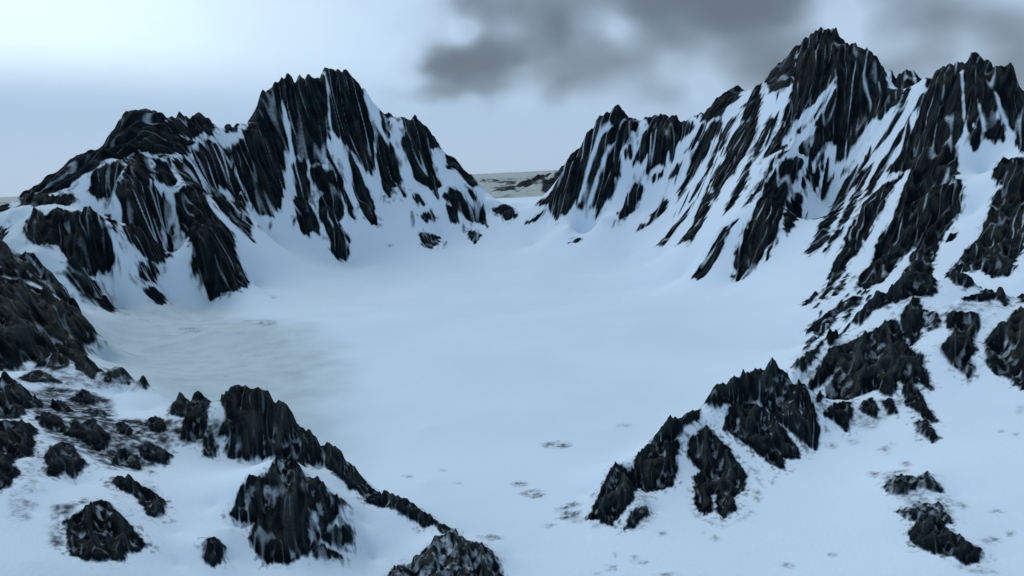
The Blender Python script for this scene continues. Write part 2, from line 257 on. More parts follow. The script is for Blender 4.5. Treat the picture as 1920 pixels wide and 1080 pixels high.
(-474.5,936.7,133.4),(-371.5,939.2,79.4),(-297.2,986.2,52.7),(-417.3,974.4,118.8),(-261.8,1119.8,45.1),(-299.2,1182.7,73.6),(-357.6,1239.4,91),(-444.7,867.7,124.3),
(-544.1,754.2,201),(-613.7,864.2,207.1),(-649.7,924.5,224.8),(-825.2,1463.4,182.4),(-731,1400.7,164.3),(-804.3,1383.1,179.4),(-638.1,992.6,186),(-686.8,984,232.2),
(-731.6,887.3,245.4),(-613.3,725.5,220.9),(-486.5,792.6,169.6),(-493.6,892.6,157.5),(-566.4,848.3,191.5),(-275.4,1023.6,43.2),(-412,998.3,106.2),(-401.8,926.6,96),
(1443.2,3623.2,271.8),(1636.1,3704.8,364.5),(1224.9,3385.2,249.7),(1992.2,3058.4,485.3),(1804.9,2822.2,352.9),(1607.4,2592.1,242.2),(1473.9,2555.4,195.7),(1485.9,2254.3,200.6),
(1535.9,2159.5,212),(617.3,4810.6,279.1),(865,4823,284),(1063.4,4475.4,294.3),(1046.3,4838.2,449.1),(894.9,4970.1,453.6),(1200,4750.8,511.7),(411.5,4882.7,231.3),
(-1287.4,4831.4,210.7),(-936.9,5064.1,264.6),(-1133.3,4952,264.4),(-1506.2,4767.7,296.8),(-1596.7,4579.6,148.3),(-1727.3,4532,326),(-1578.1,4797.1,367.7),(-710.2,5201.7,337.8),
(-776.7,5343.9,487),(-477,5228.3,172.9),(-219,5495.6,177.7),(-1795.9,3907,177.9),(-1889.1,4029.1,344),(-1919.1,3452.4,204.8),(-2012.6,3799.9,286.3),(-2157,3309.1,370.6),
(-2276.6,3349.6,396.7),(-2075.1,3325.7,340.6),(-2122.5,3248,339.4),(-2426,3730.6,557.4),(-2665.1,3871.3,507.1),(-2446.4,3536.2,439),(-2745.7,3438.2,486),(-20.3,1077.5,0),
(11.5,1020.2,0),(93.6,1035.5,0),(214,1025.9,8),(337.6,1033.1,15),(467,1051.1,25),(518.4,918.9,45),(588.8,1223.1,30),(735.8,1421.5,50),
(692.5,962.2,60),(894.8,1260.9,100),(913.9,1449.8,100),(798.5,1343.6,75),(777.6,1088.2,80),(106.3,1152.6,0),(311.4,1113.4,5),(230.6,1188,5),
(307.5,1315.4,25),(482.3,1293.9,20),(585.7,1374,25),(370.8,1163.2,10),(765.6,1302.7,60),(674.4,1430.1,50),(716.5,1600.4,50),(1022.2,1450.4,140),
(1052.8,1603.3,170),(1107.3,1776,235),(1166.6,1705.9,225),(978,1640,165),(1040.2,1748.4,190),(23.9,1367.4,-5),(35,1671.3,-5),(51.9,2134.6,-5),
(80.7,2926.8,-5),(122.4,4058.1,5),(494.7,2803.7,0),(363.8,2079.8,-5),(819,2515.1,5),(222.5,1645.3,-5),(509.8,2036.5,0),(794.8,2282.1,5),
(-366.8,3033.6,-5),(-276.1,2192.2,-5),(-223.9,1707.3,-5),(-189.9,1391.9,-5),(-533.5,2237.4,-5),(-840.1,3122.2,0),(-1244,3658.5,20),(-1125.9,4268.8,35),
(-867.2,4582.2,45),(-536.7,4646.8,55),(-203.1,4901,80),(159.8,4986,90),(517.1,4914.3,80),(722.3,4417.4,55),(861.3,3638.8,30),(193,5849.6,130),
(-65.7,6232.5,135),(876.6,4222.9,70),(858.4,3414.1,50),(1022.9,3293.3,60),(995.9,2863.5,50),(1036.9,2544.5,75),(952.1,2209.2,15),(925.1,2308.2,10),
(1012,2436.9,50),(1233.9,2563,120),(-1086.2,4822.4,60),(-1416.3,3928.1,40),(-1529.9,3703.1,40),(-1666.6,3387,50),(-1708.1,3616.4,50),(-1850.6,3353.4,40),
(-1496.8,2856,0),(-1110.8,2404.8,-5),(-892.8,2300.6,-5),(-586.9,1838.6,-5),(-1569.7,3198.8,20),(-1255.7,2999.6,0),(-1595.6,2768.2,15),(-1296.4,2383.6,10),
(-1393.2,2433.1,20),(-1526.9,2608.2,20),(-237,1063.5,10),(-1035.8,1652.4,185),(-1059.9,1557.1,195),(-182.5,1028.8,5),(-106,993.1,22),(-36.5,1011.5,5),
(-73.7,1151.8,-0),(624.1,914.2,50),(613.6,1179.5,48),(564.1,1003.4,45),(688.3,1078.9,62),(994,1490.8,130),(951,1614.1,160),(1382.4,2710,180),
(-246.5,6495.3,326.5),(-105.5,6499.1,319.6),(35.7,6499.9,312.9),(224,6496.1,304),(364.9,6489.7,297.6),(-5724.8,5870.8,300),(-5374.3,6193.3,300),(-4962.6,6527.9,300),
(-4480.9,6867.4,300),(-3921.7,7201.4,300),(-3280.4,7515.3,300),(-2557.3,7791,300),(-1760.3,8008.8,300),(-906.1,8149.8,300),(-19.5,8200,300),(869.2,8153.8,300),
(1729.4,8015.6,300),(2535.2,7798.2,300),(3268.5,7520.4,300),(3920.3,7202.2,300),(4489.2,6862,300),(4979.3,6515.1,300),(5398.1,6172.6,300),(5754.2,5842,300),
(6056.5,5528,300),(-329.4,276.4,120),(-246.6,352.2,120),(-147.1,404.1,120),(0,430,60),(147.1,404.1,60),(246.6,352.2,60),(329.4,276.4,60)]
FEET=[
('L1',1,[(-2544,3847),(-2529,3900),(-2519,3940),(-2508,3981),(-2495,4028),(-2480,4074),(-2455,4159),(-2439,4187),(-2430,4226),(-2411,4278),(-2384,4353),(-2365,4396),(-2347,4442),(-2325,4485),(-2301,4533),(-2288,4554),(-2267,4596),(-2242,4676),(-2213,4764),(-2199,4810),(-2045,4581),(-2009,4613),(-1980,4609),(-1944,4675),(-1942,4603),(-1953,4511),(-1959,4411),(-1995,4308),(-2048,4294),(-2100,4280),(-2122,4236),(-2143,4193),(-2147,4105),(-2174,4064),(-2195,4005),(-2216,3967),(-2237,3934),(-2251,3894),(-2263,3850),(-2291,3818),(-2325,3781),(-2388,3763),(-2432,3740)]),
('L2',1,[(-2200,4810),(-2177,4871),(-2152,4927),(-2134,4973),(-2096,5056),(-2074,5111),(-2036,5192),(-1997,5273),(-1888,4855),(-1937,4751),(-1955,4681),(-1985,4624),(-2030,4565)]),
('L2b',1,[(-1984,5287),(-1943,5338),(-1900,5385),(-1878,5411),(-1840,5111),(-1865,5014)]),
('L3a',1,[(-2203,3853),(-2196,3899),(-2194,3937),(-2193,3980),(-2163,4038),(-2135,4080),(-2135,4176),(-2071,4018),(-2081,3946),(-2083,3899),(-2101,3874),(-2152,3872)]),
('L3b',1,[(-2135,4176),(-2119,4227),(-2097,4270),(-2050,4272),(-1998,4190),(-1953,4118),(-1936,3999),(-1960,3967),(-1938,3963),(-1919,3967),(-1902,3975),(-1889,3962),(-1875,3949),(-1861,3936),(-1846,3923),(-1848,3835),(-1822,3696),(-1832,3634),(-1841,3574),(-1852,3518),(-1871,3568),(-1910,3656),(-2019,3857),(-2030,3871),(-2049,3891),(-2068,3912),(-2063,3940),(-2059,3973),(-2064,4022)]),
('L3b',1,[(-2019,3862),(-1969,3858),(-1933,3881),(-1909,3932),(-1892,3936),(-1875,3939),(-1858,3942),(-1848,3917),(-1775,3760),(-1757,3718),(-1773,3664),(-1799,3646),(-1829,3599),(-1853,3563),(-1872,3590),(-1901,3637)]),
('L3c',1,[(-1789,3469),(-1791,3509),(-1798,3559),(-1794,3630),(-1765,3640),(-1750,3593),(-1752,3519),(-1766,3472)]),
('L3d',1,[(-1750,3449),(-1734,3515),(-1706,3564),(-1664,3448),(-1677,3398),(-1719,3434)]),
('L3e',1,[(-1962,3972),(-1920,4002),(-1927,4080),(-1906,4100),(-1886,4084),(-1887,4068),(-1887,4048),(-1875,3949),(-1887,3953),(-1899,3957),(-1912,3946),(-1930,3942),(-1945,3955)]),
('L3f',1,[(-1857,3982),(-1859,4046),(-1823,3978),(-1819,3950),(-1736,3755),(-1755,3742),(-1841,3930)]),
('L3g',1,[(-2012,4263),(-1983,4293),(-1960,4340),(-1924,4293),(-1917,4249),(-1870,4223),(-1848,4162),(-1899,4143),(-1931,4134),(-1966,4154)]),
('L3h',1,[(-1948,4356),(-1935,4497),(-1902,4532),(-1876,4516),(-1849,4495),(-1741,4278),(-1761,4184),(-1802,4171),(-1872,4253),(-1912,4309)]),
('L3i',1,[(-1861,4120),(-1840,4140),(-1795,4154),(-1775,4269),(-1723,4205),(-1686,4175),(-1633,4122),(-1602,4110),(-1573,4102),(-1545,4098),(-1521,4018),(-1524,3901),(-1521,3775),(-1563,3767),(-1613,3777),(-1669,3799),(-1760,4006),(-1812,4047),(-1839,4084)]),
('L3i',1,[(-1784,4089),(-1739,4114),(-1708,4176),(-1688,4174),(-1652,4139),(-1614,4101),(-1581,4104),(-1549,4112),(-1527,4058),(-1508,4009),(-1482,3981),(-1462,3961),(-1443,3945),(-1360,3753),(-1385,3675),(-1428,3654),(-1480,3655),(-1564,3695),(-1611,3702),(-1627,3713),(-1644,3728),(-1646,3759),(-1631,3788),(-1752,4000),(-1801,4052),(-1793,4070)]),
('L3j',1,[(-1930,4608),(-1923,4700),(-1888,4787),(-1847,4837),(-1811,4902),(-1784,4833),(-1763,4824),(-1743,4820),(-1722,4811),(-1703,4795),(-1682,4775),(-1663,4760),(-1576,4417),(-1608,4426),(-1738,4700),(-1766,4701),(-1813,4623),(-1847,4582),(-1881,4579),(-1913,4566)]),
('L3k',1,[(-1835,4571),(-1809,4625),(-1778,4669),(-1639,4461),(-1580,4431),(-1554,4405),(-1523,4365),(-1492,4224),(-1475,4196),(-1505,4190),(-1535,4184),(-1573,4189),(-1598,4209),(-1645,4216),(-1707,4287)]),
('L4a',1,[(-1785,5118),(-1790,5200),(-1848,5443),(-1804,5486),(-1779,5509),(-1753,5531),(-1698,5588),(-1606,5426),(-1585,5390),(-1554,5363),(-1542,5331),(-1535,5309),(-1528,5282),(-1540,5244),(-1551,5200),(-1540,5134),(-1536,5073),(-1528,5003),(-1521,4938),(-1542,4828),(-1590,4807),(-1624,4795),(-1658,4784),(-1691,4800),(-1713,4814),(-1735,4828),(-1756,4849),(-1777,4869),(-1800,4894),(-1818,4962)]),
('L4',1,[(-1698,5588),(-1683,5599),(-1648,5631),(-1617,5661),(-1584,5695),(-1558,5720),(-1526,5746),(-1472,5796),(-1419,5843),(-1386,5868),(-1354,5895),(-1281,5935),(-1202,5977),(-1138,6012),(-1098,6034),(-1058,6055),(-1029,6069),(-999,6083),(-911,5720),(-877,5690),(-889,5653),(-928,5670),(-965,5676),(-1016,5697),(-1039,5723),(-1063,5754),(-1040,5692),(-1014,5673),(-989,5660),(-983,5631),(-976,5603),(-969,5575),(-974,5544),(-977,5498),(-979,5445),(-1026,5442),(-1062,5447),(-1098,5451),(-1131,5427),(-1160,5433),(-1190,5444),(-1212,5416),(-1247,5408),(-1268,5380),(-1240,5334),(-1214,5306),(-1188,5283),(-1164,5266),(-1160,5228),(-1193,5248),(-1226,5269),(-1261,5295),(-1297,5298),(-1383,5270),(-1410,5286),(-1449,5304),(-1497,5297),(-1507,5312),(-1520,5332),(-1528,5347),(-1535,5362),(-1545,5384),(-1580,5403),(-1614,5411)]),
('L4c',1,[(-965,5670),(-928,5664),(-889,5653),(-843,5636),(-817,5599),(-796,5561),(-773,5507),(-763,5429),(-751,5330),(-796,5401),(-840,5446),(-852,5314),(-904,5379),(-921,5450),(-937,5510),(-956,5542),(-974,5568),(-972,5603),(-968,5634)]),
('L4d',1,[(-1177,5429),(-1131,5427),(-1101,5422),(-1072,5416),(-1053,5397),(-1034,5378),(-1002,5350),(-965,5301),(-949,5231),(-932,5158),(-916,5091),(-950,5068),(-985,5110),(-1020,5147),(-1044,5197),(-1068,5242),(-1091,5287),(-1110,5312),(-1131,5347),(-1150,5377),(-1164,5403)]),
('L4e',1,[(-1222,5264),(-1161,5244),(-1136,5222),(-1108,5189),(-1089,5133),(-1070,5077),(-1093,5077),(-1116,5116),(-1139,5155),(-1161,5188),(-1182,5217),(-1202,5241)]),
('L4f',1,[(-1382,5259),(-1307,5272),(-1235,5273),(-1208,5245),(-1182,5217),(-1163,5177),(-1141,5127),(-1134,5036),(-1164,4997),(-1124,4963),(-1079,4925),(-1119,4917),(-1111,4892),(-1190,4852),(-1217,4883),(-1246,4918),(-1270,4960),(-1295,5002),(-1310,5097),(-1294,5151),(-1350,5199)]),
('L4f',1,[(-1201,4881),(-1152,4898),(-1102,4915),(-1073,4864),(-1087,4830),(-1129,4784),(-1179,4824)]),
('L4g',1,[(-1497,5251),(-1479,5296),(-1437,5296),(-1409,5275),(-1392,5239),(-1376,5204),(-1358,5163),(-1351,5114),(-1375,5114),(-1333,5020),(-1287,4956),(-1267,4875),(-1322,4898),(-1333,4836),(-1371,4858),(-1420,4930),(-1444,4989),(-1468,5048),(-1468,5155),(-1478,5187),(-1487,5213)]),
('L5',1,[(-875,6133),(-814,6086),(-708,6006),(-675,6001),(-642,5994),(-598,5985),(-554,5979),(-515,5971),(-524,5751),(-562,5712),(-555,5654),(-531,5610),(-507,5555),(-486,5511),(-518,5474),(-517,5430),(-537,5439),(-544,5472),(-610,5488),(-690,5529),(-718,5583),(-745,5621),(-778,5657),(-775,5693),(-773,5735)]),
('L5b',1,[(-511,5964),(-420,5953),(-380,5946),(-339,5935),(-280,5828),(-239,5748),(-209,5688),(-179,5635),(-213,5658),(-261,5595),(-299,5616),(-338,5648),(-391,5674),(-443,5652)]),
('L5c',1,[(-307,5575),(-261,5589),(-223,5562),(-276,5565)]),
('L5d',1,[(-989,6091),(-922,6120),(-884,6138),(-879,5725)]),
('O1',1,[(-486,5438),(-466,5473),(-388,5496),(-327,5506),(-303,5502),(-288,5469),(-270,5376),(-314,5379),(-365,5398),(-364,5315),(-415,5317),(-453,5358),(-453,5396),(-415,5405),(-440,5425)]),
('O2',1,[(-302,5519),(-251,5555),(-199,5518),(-178,5396),(-159,5282),(-225,5394),(-278,5514)]),
('O3',0.9,[(-652,5233),(-589,5306),(-566,5336),(-516,5308),(-539,5273),(-598,5223)]),
('O4',0.7,[(-695,5404),(-644,5399),(-585,5356),(-651,5321),(-691,5354)]),
('O5',0.85,[(-636,5070),(-580,5145),(-491,5165),(-497,5002),(-544,4910),(-603,4970)]),
('O6',0.8,[(-300,5260),(-248,5257),(-203,5179),(-245,5072),(-285,5170)]),
('O7',1,[(-136,5452),(-77,5459),(-10,5550),(47,5421),(63,5311),(11,5295),(-66,5382),(-117,5420)]),
('O8',1,[(210,5334),(238,5366),(295,5233),(262,5240)]),
('O9',1,[(130,5208),(176,5222),(253,5214),(272,5208),(229,5199),(186,5180)]),
('O10',0.8,[(380,4694),(423,4719),(475,4714),(460,4687),(425,4685)]),
('M1',1,[(286,5272),(321,5287),(350,5303),(379,5319),(400,5332),(420,5344),(441,5353),(461,5361),(497,5383),(559,5416),(596,5435),(632,5452),(669,5472),(705,5490),(789,5478),(819,5474),(875,5451),(941,5425),(976,5410),(920,5171),(882,5199),(875,5168),(834,5148),(794,5133),(787,5101),(782,5076),(776,5045),(739,5045),(707,5003),(679,4986),(651,4969),(601,4965),(618,4994),(594,4997),(547,5012),(527,5041),(500,5028),(477,5040),(470,5077),(418,5061),(367,5060),(317,5063)]),
('M1b',1,[(829,5122),(860,5154),(870,5131),(853,5091),(829,5095)]),
('M2',1,[(970,5411),(995,5402),(1090,5361),(1157,5330),(1201,5310),(1244,5288),(1253,4975),(1212,4980),(1173,4968),(1139,4976),(1115,4928),(1095,4943),(1093,4986),(1060,4945),(1019,4980),(959,4982),(927,5004),(944,5027),(963,5055),(878,5060),(895,5084),(912,5107),(930,5131),(950,5166),(1001,5172)]),
('M2b',1,[(969,4932),(976,4952),(1017,4944),(1058,4940),(1039,4908),(992,4912)]),
('M2c',1,[(1076,4863),(1117,4885),(1163,4880),(1124,4842)]),
('M3',1,[(697,4726),(730,4785),(722,4847),(787,4913),(824,4948),(860,4979),(923,4957),(887,4901),(850,4867),(779,4803)]),
('M4',1,[(883,4645),(918,4738),(968,4753),(1010,4785),(1032,4750),(1003,4700),(947,4652)]),
('M4b',0.8,[(806,4630),(841,4697),(866,4678),(851,4632)]),
('S0',1,[(1301,4952),(1392,5181),(1418,5161),(1456,5132),(1493,5103),(1541,5063),(1589,5023),(1630,4987),(1491,4768),(1435,4807),(1397,4797),(1357,4856),(1315,4916)]),
('S0b',1,[(1293,5254),(1309,5242),(1330,5229),(1367,5201),(1402,5173),(1307,5021)]),
('S1',1,[(1169,4905),(1206,4907),(1257,4920),(1294,4927),(1320,4893),(1301,4866),(1257,4878),(1208,4869)]),
('S2',1,[(1074,4660),(1102,4729),(1132,4757),(1162,4781),(1184,4807),(1205,4828),(1226,4849),(1274,4852),(1308,4848),(1342,4844),(1387,4800),(1380,4738),(1348,4706),(1317,4756),(1284,4719),(1243,4740),(1221,4741),(1195,4732),(1160,4705),(1124,4678)]),
('S3',1,[(1298,4628),(1339,4636),(1368,4659),(1399,4686),(1426,4631),(1416,4562),(1376,4574),(1334,4506),(1302,4546)]),
('S3b',1,[(1109,4484),(1142,4524),(1175,4565),(1213,4540),(1248,4591),(1281,4627),(1292,4569),(1243,4492),(1217,4495),(1189,4493),(1140,4476)]),
('S4',1,[(1299,4423),(1326,4444),(1354,4465),(1377,4453),(1401,4446),(1423,4384),(1441,4280),(1413,4198),(1386,4160),(1360,4126),(1331,4112),(1302,4099),(1275,4075),(1247,4048),(1213,4098),(1174,4051),(1135,4000),(1133,4063),(1170,4193),(1203,4310),(1230,4331),(1256,4348),(1295,4341)]),
('S4b',1,[(1471,4633),(1487,4581),(1516,4587),(1666,4953),(1693,4928),(1484,4319),(1441,4344),(1420,4440),(1452,4505)]),
('S5',1,[(957,3838),(928,4036),(966,4071),(999,4085),(1032,4094),(1071,4188),(1106,4261),(1134,4287),(1161,4312),(1160,4159),(1118,4045),(1084,3992),(1050,3937),(1004,3872)]),
('S6',1,[(1182,4349),(1214,4388),(1241,4390),(1267,4388),(1249,4345),(1209,4332)]),
('S7',1,[(1093,3723),(1122,3776),(1150,3823),(1185,3863),(1222,3904),(1261,3954),(1301,4003),(1321,3979),(1272,3871),(1236,3826),(1203,3785),(1172,3744),(1141,3704)]),
('S8',1,[(1330,3976),(1364,4065),(1396,4095),(1429,4126),(1459,4130),(1491,4138),(1483,4088),(1439,4071),(1413,4039),(1388,4006),(1343,3958)]),
('S9',1,[(876,4370),(918,4389),(958,4399),(994,4415),(1030,4426),(1066,4441),(1098,4438),(1115,4419),(1086,4389),(1054,4349),(1001,4352),(961,4338),(918,4315)]),
('S10',1,[(1162,3603),(1197,3641),(1233,3683),(1277,3735),(1316,3769),(1350,3791),(1388,3822),(1350,3765),(1317,3747),(1282,3725),(1248,3690),(1207,3633)]),
('S11',1,[(865,3454),(914,3495),(938,3496),(962,3497),(992,3516),(1020,3531),(1048,3546),(1084,3544),(1119,3541),(1070,3524),(1032,3492),(1013,3467),(995,3446),(961,3425),(926,3401),(874,3400)]),
('S1b',1,[(1353,3878),(1406,3949),(1442,3973),(1478,3992),(1533,4013),(1565,4024),(1598,4035),(1575,3974),(1539,3955),(1501,3928),(1466,3882),(1422,3814),(1403,3785),(1443,3846),(1393,3860)]),
('S1c',1,[(1407,3797),(1435,3849),(1505,3913),(1479,3868),(1424,3795)]),
('K0',1,[(1700,4922),(1731,4893),(1767,4861),(1802,4830),(1825,4801),(1847,4781),(1866,4739),(1638,4199),(1608,4200),(1568,4255),(1533,4332)]),
('K1',1,[(1866,4739),(1880,4706),(1895,4674),(1909,4641),(1922,4606),(1943,4567),(1958,4514),(1986,4430),(2003,4370),(2014,4334),(2031,4271),(2043,4226),(2055,4180),(2060,4154),(2077,4101),(2089,4072),(1980,3867),(1993,3836),(2121,3987),(1965,3684),(1935,3685),(1922,3711),(1899,3709),(1876,3706),(1853,3713),(1828,3716),(1802,3715),(1775,3714),(1750,3716),(1724,3719),(1685,3732),(1701,3739),(1719,3749),(1696,3782),(1711,3818),(1663,3839),(1644,3824),(1622,3806),(1589,3792),(1616,3827),(1554,3825),(1509,3830),(1548,3882),(1586,3908),(1622,3926),(1617,3938),(1647,3968),(1608,3965),(1582,3947),(1553,3922),(1514,3946),(1512,4045),(1488,4035),(1512,4059),(1537,4087),(1575,4111),(1597,4170),(1630,4197)]),
('K2a',1,[(1432,4411),(1471,4463),(1501,4423),(1695,4926),(1492,4351),(1467,4315),(1443,4284),(1417,4269)]),
('K2b',1,[(1309,4092),(1335,4158),(1360,4220),(1384,4280),(1409,4340),(1441,4276),(1403,4178),(1365,4139),(1338,4119)]),
('K2c',1,[(1340,4004),(1386,4080),(1418,4116),(1449,4148),(1489,4148),(1459,4092),(1433,4064),(1407,4036),(1378,4000)]),
('K2d',1,[(1354,3874),(1409,3948),(1465,3997),(1501,4016),(1460,3930),(1419,3895),(1379,3865)]),
('K2e',1,[(1403,3799),(1439,3847),(1498,3902),(1449,3821)]),
('K2f',1,[(1168,3593),(1213,3648),(1259,3703),(1296,3746),(1329,3773),(1360,3797),(1395,3828),(1360,3783),(1330,3751),(1302,3731),(1271,3703),(1235,3661)]),
('K3',1,[(1012,3317),(1035,3332),(1041,3368),(1047,3400),(1071,3419),(1096,3438),(1116,3459),(1137,3479),(1158,3500),(1179,3521),(1209,3555),(1264,3659),(1302,3701),(1334,3728),(1363,3743),(1400,3764),(1467,3783),(1525,3800),(1502,3765),(1458,3729),(1427,3698),(1404,3676),(1377,3644),(1305,3488),(1274,3443),(1254,3399),(1234,3356),(1197,3315),(1160,3275),(1169,3325),(1141,3297),(1116,3283),(1090,3270),(1064,3253),(1023,3266)]),
('K4',1,[(1288,3442),(1320,3499),(1390,3652),(1456,3695),(1479,3690),(1461,3654),(1361,3451),(1318,3387),(1271,3346),(1281,3397)]),
('K4b',1,[(1470,3707),(1490,3734),(1528,3768),(1565,3798),(1553,3766),(1521,3735),(1492,3711)]),
('K5',1,[(1538,3728),(1562,3763),(1592,3787),(1618,3803),(1647,3800),(1618,3776),(1575,3744),(1547,3724)]),
('K6',1,[(1607,3735),(1639,3753),(1677,3763),(1661,3747)]),
('K7',1,[(1287,3171),(1345,3227),(1380,3271),(1422,3329),(1568,3583),(1627,3663),(1664,3692),(1694,3696),(1718,3685),(1743,3678),(1741,3633),(1720,3634),(1699,3635),(1676,3632),(1636,3575),(1549,3412),(1481,3311),(1438,3262),(1382,3173),(1336,3143),(1285,3123)]),
('K7b',1,[(1341,3096),(1398,3170),(1441,3221),(1489,3279),(1556,3380),(1645,3522),(1687,3573),(1717,3599),(1739,3607),(1759,3611),(1779,3614),(1773,3581),(1745,3559),(1713,3530),(1680,3488),(1630,3412),(1549,3288),(1503,3232),(1464,3203),(1425,3173),(1368,3118)]),
('K7',1,[(1684,3687),(1712,3679),(1739,3671),(1766,3653),(1790,3632),(1823,3630),(1849,3635),(1874,3641),(1900,3647),(1921,3655),(1942,3663),(1967,3678),(2139,3931),(1957,3626),(1934,3614),(1910,3599),(1889,3591),(1864,3585),(1841,3583),(1818,3582),(1798,3587),(1776,3589),(1756,3594),(1730,3593),(1704,3592),(1683,3624)]),
('K7c',1,[(1624,3352),(1688,3449),(1725,3493),(1752,3502),(1777,3507),(1801,3512),(1824,3519),(1848,3529),(1871,3536),(1900,3529),(1883,3511),(1864,3489),(1842,3482),(1819,3476),(1795,3466),(1767,3454),(1739,3441),(1706,3418),(1671,3397)]),
('K8',1,[(1066,2515),(1122,2605),(1182,2705),(1260,2867),(1315,2949),(1364,3015),(1395,3057),(1425,3096),(1455,3136),(1482,3167),(1516,3198),(1552,3233),(1588,3269),(1617,3275),(1674,3336),(1724,3366),(1752,3343),(1779,3320),(1731,3276),(1656,3198),(1609,3136),(1576,3109),(1542,3082),(1506,3042),(1471,3002),(1470,3033),(1438,2991),(1405,2944),(1371,2941),(1326,2876),(1272,2789),(1204,2705),(1126,2591)]),
('K8c',1,[(1136,2574),(1189,2649),(1240,2719),(1293,2779),(1236,2677),(1159,2576)]),
('K8d',0.9,[(1027,2564),(1094,2652),(1151,2702),(1106,2628),(1049,2558)]),
('K9',0.8,[(754,1847),(954,2291),(981,2296),(977,2348),(1006,2402),(1040,2422),(1077,2444),(1107,2467),(1141,2497),(1166,2492),(1190,2486),(1215,2481),(1169,2413),(1128,2382),(1099,2334),(1073,2326),(1108,2395),(1089,2397),(1043,2337),(1015,2309),(988,2282),(818,1938)]),
('K10',1,[(1982,3593),(2164,3865),(2632,4635),(2185,3769),(2191,3724),(2197,3678),(2207,3586),(2213,3513),(2225,3478),(2239,3447),(2263,3382),(2274,3350),(2287,3339),(2294,3334),(2300,3329),(2311,3320),(2323,3309),(2225,3144),(2198,3102),(2170,3060),(2145,3022),(2121,3052),(2121,3098),(2105,3146),(2104,3184),(2103,3162),(2099,3136),(2086,3113),(2049,3138),(2034,3152),(2034,3193),(2023,3213),(2028,3174),(2015,3151),(1989,3144),(1980,3168),(1997,3207),(2002,3231),(1988,3217),(1971,3214),(1961,3225),(1937,3194),(1912,3135),(1871,3039),(1849,3065),(1834,3002),(1827,2952),(1797,2900),(1761,2849),(1740,2866),(1719,2883),(1699,2903),(1680,2926),(1662,2951),(1646,2980),(1629,3009),(1613,3042),(1646,3084),(1681,3131),(1715,3171),(1752,3218),(1792,3269),(1807,3283),(1793,3347),(1766,3406),(1767,3441),(1790,3438),(1812,3435),(1840,3447),(1866,3456),(1892,3464),(1916,3479),(1940,3494),(1963,3508),(1952,3534),(1929,3537),(1904,3536),(1930,3555),(1956,3574)]),
('K10',1,[(1831,3322),(1835,3259),(1841,3203),(1865,3180),(1889,3157),(1918,3144),(1876,3057),(1835,3056),(1838,2978),(1813,2931),(1795,2897),(1768,2873),(1736,2840),(1702,2806),(1667,2773),(1627,2740),(1595,2703),(1558,2658),(1483,2538),(1419,2460),(1436,2514),(1171,2092),(1147,2083),(1121,2071),(1421,2601),(1475,2676),(1516,2733),(1552,2779),(1516,2759),(1473,2727),(1421,2670),(1376,2625),(1312,2567),(1282,2563),(1251,2556),(1254,2606),(1300,2704),(1342,2746),(1390,2799),(1445,2888),(1482,2940),(1516,2968),(1550,2993),(1582,3015),(1609,3048),(1635,3078),(1663,3112),(1695,3152),(1729,3197),(1771,3255),(1807,3300)]),
('K10b',1,[(1656,2741),(1672,2724),(1638,2684),(1629,2700)]),
('K11',1,[(1218,2034),(1476,2432),(1522,2477),(1586,2550),(1625,2580),(1658,2600),(1691,2620),(1735,2669),(1762,2690),(1789,2712),(1842,2785),(1860,2786),(1876,2783),(1883,2828),(1898,2877),(2032,3058),(2051,3027),(1963,2837),(1987,2812),(2018,2803),(2053,2799),(2085,2793),(2091,2762),(2100,2737),(2107,2710),(2114,2682),(2139,2680),(2164,2678),(2186,2673),(2211,2671),(2205,2626),(2199,2581),(2195,2539),(2146,2501),(2102,2468),(2059,2436),(2032,2387),(2004,2340),(1977,2293),(1948,2286),(1921,2281),(1894,2275),(1866,2268),(1824,2226),(1780,2182),(1738,2140),(1737,2169),(1738,2201),(1740,2236),(1705,2210),(1671,2185),(1635,2157),(1661,2214),(1690,2278),(1720,2344),(1717,2382),(1715,2421),(1673,2373),(1630,2322),(1559,2236),(1518,2211),(1494,2227),(1514,2297),(1516,2340),(1499,2364),(1482,2388),(1230,2018)]),
('KB',1,[(2085,4087),(2534,4908),(2554,4853),(2481,4648),(2511,4577),(2132,3955),(2462,4676),(2092,4068)]),
('KB2',1,[(2564,4829),(2582,4777),(2602,4725),(2617,4681),(2632,4635),(2160,3868),(2515,4586),(2496,4658)]),
('N1',1,[(1074,2044),(1096,2055),(1134,2074),(1171,2092),(1184,2077),(1199,2058),(1124,1910),(1090,1904),(1063,1921),(1043,1919),(1025,1919)]),
('N1c',1,[(1222,2030),(1231,2018),(1243,2001),(1259,1979),(1270,1965),(1273,1960),(1202,1908),(1190,1932)]),
('N1e',1,[(1173,1859),(1199,1864),(1225,1869),(1287,1940),(1300,1920),(1305,1910),(1237,1795),(1240,1845),(1217,1836),(1198,1843)]),
('N1g',0.9,[(1305,1911),(1319,1890),(1333,1870),(1354,1847),(1275,1788),(1323,1884),(1314,1900)]),
('N2',1,[(690,1761),(712,1779),(736,1802),(766,1826),(798,1853),(834,1884),(876,1913),(917,1943),(936,1957),(956,1972),(988,1994),(1012,2009),(1037,2025),(1079,2042),(1011,1922),(990,1923),(971,1927),(946,1913),(925,1906),(915,1940),(880,1915),(818,1829),(803,1854),(736,1766),(717,1743),(700,1725)]),
('N3',1,[(734,1713),(754,1738),(779,1773),(805,1812),(834,1819),(861,1823),(887,1835),(911,1844),(928,1843),(945,1841),(963,1839),(980,1837),(977,1806),(949,1734),(934,1679),(919,1610),(907,1580),(895,1551),(885,1561),(875,1573),(865,1587),(856,1600),(847,1615),(838,1632),(829,1648),(819,1665),(809,1681),(797,1693),(783,1701),(767,1705),(751,1710)]),
